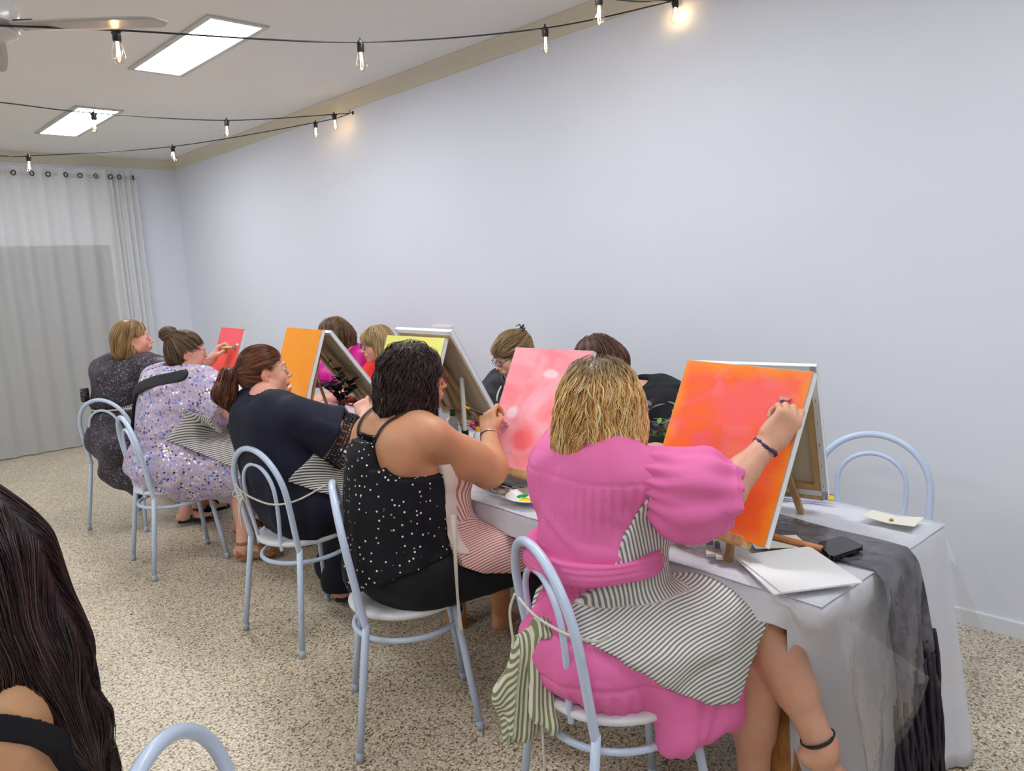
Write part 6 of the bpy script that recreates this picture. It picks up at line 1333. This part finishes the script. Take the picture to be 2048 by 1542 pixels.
for k,(cs,rz_) in enumerate((([(2.245,.873),(2.315,.866),(2.318,.795),(2.240,.798)],0),([(2.240,.797),(2.318,.794),(2.334,.727),(2.236,.722)],0))):
    MB().poly([A(p[0]-2.28,p[1]-.80,.0015+(.006 if (k==0 and i<2) or (k==1 and i>1) else 0)) for i,p in enumerate(cs)],.0008).build('card_leaf',PC,cd_)
MB().lathe([(0,.004),(.007,.0045),(.003,.009),(0,.010)],(-.015,-.006,.0),8).build('gold_motif',pm('gold_foil',(206,160,60),.3,Metallic=.9),cd_,True)
ph=slab('phone',[(1.868,.800),(1.945,.872),(2.040,.840),(1.995,.765)][::-1],TT+.002,.010,pm('phone_glass_dark',(34,32,36),.08),'dark smartphone lying face up on the grey runner','phone',bev=.008)
MB().tube([(1.925,1.000,TT+.010),(1.915,.845,TT+.010)],.0085,14).build('copper_tube',pm('copper_orange',(214,140,92),.4),None,True); tag(bpy.data.objects['copper_tube'],'orange-brown wooden rod lying from the canvas corner across the envelope to the phone','rod')
# candle, bottles, scissors, glass
def candle(r):
    MB().lathe([(0,0),(.026,0),(.026,.006),(.012,.012),(.012,.06),(.016,.066),(.016,.085),(0,.085)],n=20).build('candle_holder',pm('black_metal',(26,24,26),.4),r,auto=40)
    MB().lathe([(0,.085),(.0105,.085),(.0105,.318),(.006,.326),(0,.327)],n=16).build('candle_stick',pm('white_wax',(236,236,230),.35),r,auto=50); MB().tube([(0,0,.325),(.001,0,.336)],.0012,5).build('wick',pm('wick',(210,206,200),.8),r)
lay('candle',candle,'tall white taper candle in a black holder behind the polka dot woman\'s hand','candle',(2.16,2.585,TT))
def bottle(cap,h=.13):
    def f(r):
        MB().lathe([(0,0),(.021,0),(.023,.004),(.023,h*.66),(.013,h*.78),(.012,h*.82),(0,h*.82)],n=20).build('bottle_body',pm('white_plastic_bottle',(226,230,236),.35),r,auto=50); MB().lathe([(0,h*.80),(.0135,h*.80),(.0125,h),(0,h)],n=16).build('bottle_cap',pm('cap_%d_%d_%d'%cap,cap,.4),r,auto=40)
    return f
lay('paint_bottle',bottle((44,112,52),.15),'small white paint bottle with green cap left of the candle','bottle',(2.24,2.765,TT))
lay('paint_bottle',bottle((236,190,40),.10),'small white paint bottle with yellow cap below the pink scissors','bottle',(2.19,2.53,TT))
def scis(r):
    M=pm('hot_pink_plastic',(236,30,110),.35)
    for s in (-1,1):
        c=A(s*.022,-.03,.052); MB().tube([c+A(.018*math.cos(a)*1.0,.028*math.sin(a),.012*math.sin(a)) for a in np.linspace(0,2*math.pi,25)],.0048,8,cap=False).build('handle_loop',M,r,True)
        MB().add([A(s*.006,0,.054),A(-s*.002,0,.054),A(-s*.009,.11,.054),A(-s*.006,.005,.058)],[(0,1,2),(0,2,3),(1,3,2),(0,3,1)]).build('blade',pm('steel',(190,192,196),.25,Metallic=1.),r)
lay('scissors',scis,'hot pink handled scissors lying on jars below the candle','scissors',(2.245,2.63,TT+.030),math.radians(20))
t=NT('clear_glass'); t.set((1,1,1),Roughness=.02); t.b.inputs['Transmission Weight'].default_value=1; t.b.inputs['IOR'].default_value=1.3; M_GL=t.m
def cup(r): MB().lathe([(0,0),(.030,0),(.036,.09),(.0345,.09),(.0285,.004),(0,.004)],n=28).build('tumbler',M_GL,r,True); MB().lathe([(0,.005),(.0285,.005),(.032,.045),(0,.045)],n=24).build('water',pm('cloudy_water',(200,206,206),.1),r,auto=40)
lay('water_glass',cup,'glass tumbler of cloudy water beside the pink scissors','glass',(2.115,2.38,TT)); lay('water_glass',cup,'glass tumbler of water near the lilac sequin sleeve','glass',(2.0,4.12,TT)); lay('water_glass',cup,'glass tumbler of water under the flat orange canvas','glass',(2.24,3.55,TT))
# plants
def leaf(b,p,d,up,L,W):
    d=nrm(d); s=nrm(np.cross(d,up)); n=np.cross(s,d); V=[];
    for i in range(7):
        q=i/6; w=W*math.sin(math.pi*min(1,q*.93+.05))**.8; c=p+d*L*q-n*L*.18*q*q; V+= [c-s*w+n*w*.25,c,c+s*w+n*w*.25]
    F=[]
    for i in range(6):
        for k in(0,1): F.append((i*3+k,i*3+k+1,i*3+k+4,i*3+k+3))
    b.add(V,F)
def spray(name,base,label,mat,stems,nl,L,W,seed,extra=None,vase=None):
    r=empty(name,base); tag(r,label,'plant'); rg=np.random.default_rng(seed)
    if vase: vase(r)
    for k,(dx,dy,h) in enumerate(stems):
        z0=.10 if vase else .0; pts=spline([A(0,0,z0*.3),A(dx*.25,dy*.25,z0+h*.4),A(dx*.7,dy*.7,z0+h*.78),A(dx,dy,z0+h)],6); st=MB().tube(pts,[.0022]*(len(pts)-1)+[.001],5).build('stem',M_STEM,r,True); lf=MB()
        for j in range(nl):
            i=int(len(pts)*(.28+.7*j/nl)); i=min(i,len(pts)-1); a=j*2.4+k; dd_=A(math.cos(a),math.sin(a),.45+.4*rg.random()); leaf(lf,pts[i],dd_,A(0,0,1),L*(.7+.5*rg.random()),W*(.8+.4*rg.random()))
        o=lf.build('leaves',mat,r,True); o['kind']='stuff'
    if extra: extra(r)
    return r
M_STEM=pm('brown_stem',(96,74,48),.7); M_LB=pm('black_dyed_leaf',(54,52,56),.6); M_LG=pm('grey_leaf',(104,98,104),.6); M_GR=pm('green_leaf',(112,156,70),.6)
def vase_b(r): MB().lathe([(0,0),(.03,0),(.034,.01),(.032,.07),(.018,.10),(.020,.115),(.017,.115),(.015,.10),(.028,.07),(0,.02)],n=24).build('vase',M_GL,r,True)
spray('dried_leaf_arrangement',(2.16,3.62,TT),'spray of black-dyed leaves in a clear vase in front of the brown canvas back',M_LB,[(.03,.05,.20),(-.05,.02,.14),(.07,-.02,.13),(-.02,-.06,.17),(.02,.10,.10),(-.06,.08,.12),(.06,-.07,.10)],8,.055,.020,3,vase=vase_b)
spray('dried_leaf_arrangement',(2.30,1.735,TT),'spray of grey-black leaves standing between the blonde hair and the black cardigan',M_LG,[(.0,-.02,.13),(-.03,.05,.16),(.05,-.05,.17),(.03,.04,.10),(.08,-.08,.08),(-.05,-.01,.08)],7,.055,.016,5,vase=vase_b)
def flowers(r):
    for (x,y,z) in ((.0,-.02,.165),(.03,.04,.13)):
        b=MB(); 
        for k in range(16):
            a=k*2.4; e=.9-.05*k; p=A(x,y,z)+A(math.cos(a),math.sin(a),.3)*.010*(k/16); leaf(b,p,A(math.cos(a)*.6,math.sin(a)*.6,.8-.03*k),A(0,0,1),.030,.016)
        b.build('flower_head',pm('crimson_petal',(206,24,84),.6),r,True)
spray('flower_vase',(2.42,1.665,TT),'small vase with crimson flowers and green foliage beside the orange canvas top edge',M_GR,[(.03,-.02,.14),(-.05,.03,.08),(-.06,-.03,.06),(.05,.06,.07),(-.10,.02,.04)],7,.045,.008,8,extra=flowers,vase=vase_b)
# green striped cloth draped on the wall-side chair, seen over the pink shoulder
M_GT=stripes('green_ticking',(224,222,204),(132,138,98),92,.5)
# green striped apron knotted on the pink woman's chair
def hang():
    Fv=nrm(A(-.42,-.91,0)); sd=nrm(np.cross(Fv,A(0,0,1)))  # facing viewer side
    L=A(1.262,1.325,.0)
    P=[rc(A(1.268,1.262,.675),A(1.262,1.31,.60),.018,.035),rc(A(1.262,1.31,.60),A(1.255,1.345,.47),.036,.062,k=.03,flat=(Fv,.55)),rc(A(1.255,1.345,.47),A(1.25,1.33,.375),.060,.040,k=.03,flat=(Fv,.55)),rc(A(1.262,1.28,.60),A(1.262,1.27,.44),.022,.035,k=.02,flat=(Fv,.6)),
       rc(A(1.262,1.27,.46),A(1.262,1.235,.41),.030,.022,k=.03,flat=(Fv,.6)),rc(A(1.235,1.37,.45),A(1.23,1.375,.33),.040,.018,k=.02,flat=(Fv,.45)),rc(A(1.262,1.235,.655),A(1.266,1.285,.665),.013,.018,k=.02)]
    def at(V,N_):
        q=V-A(1.26,1.30,.60); a=q@sd; z=q[:,2]; left=a*np.sign((A(-1,.9,0)@sd)+0)
        fold=np.where(a*np.sign(A(0,1,0)@sd)>.035+(-z)*.10,1,0); return {'sv':np.where(fold,a*.75+z*.55,a*(1+.5*z)+z*.08)}
    o=garment('hanging_apron',P,M_GT,None,.0042,disp=lambda V:.0035*np.sin(((V-A(1.26,1.3,.6))@sd)*150+(V[:,2])*14)+.003*wob(V,9,4),attr=at)
    tag(o,'green and cream striped cotton apron knotted on the back hoop of the near chair','apron'); return o
ap_=hang()
MB().tube(spline([A(1.255,1.27,.42),A(1.25,1.265,.34),A(1.248,1.262,.285)],4),.0032,6).build('apron_string',pm('cream_cotton_tie',(214,208,192),.8),ap_,True)
o=garment('folded_apron',[bx(A(2.52,1.62,TT+.022),(.10,.09,.018),rotz(.4),rd=.016),rc(A(2.47,1.55,TT+.03),A(2.56,1.72,TT+.035),.02,.022,k=.03)],M_GT,None,.006,disp=lambda V:.004*wob(V,8,4),attr=lambda V,N_:{'sv':V[:,0]*.5+V[:,1]*.8}); tag(o,'green striped apron folded in a heap on the table beside the crimson flowers','apron')
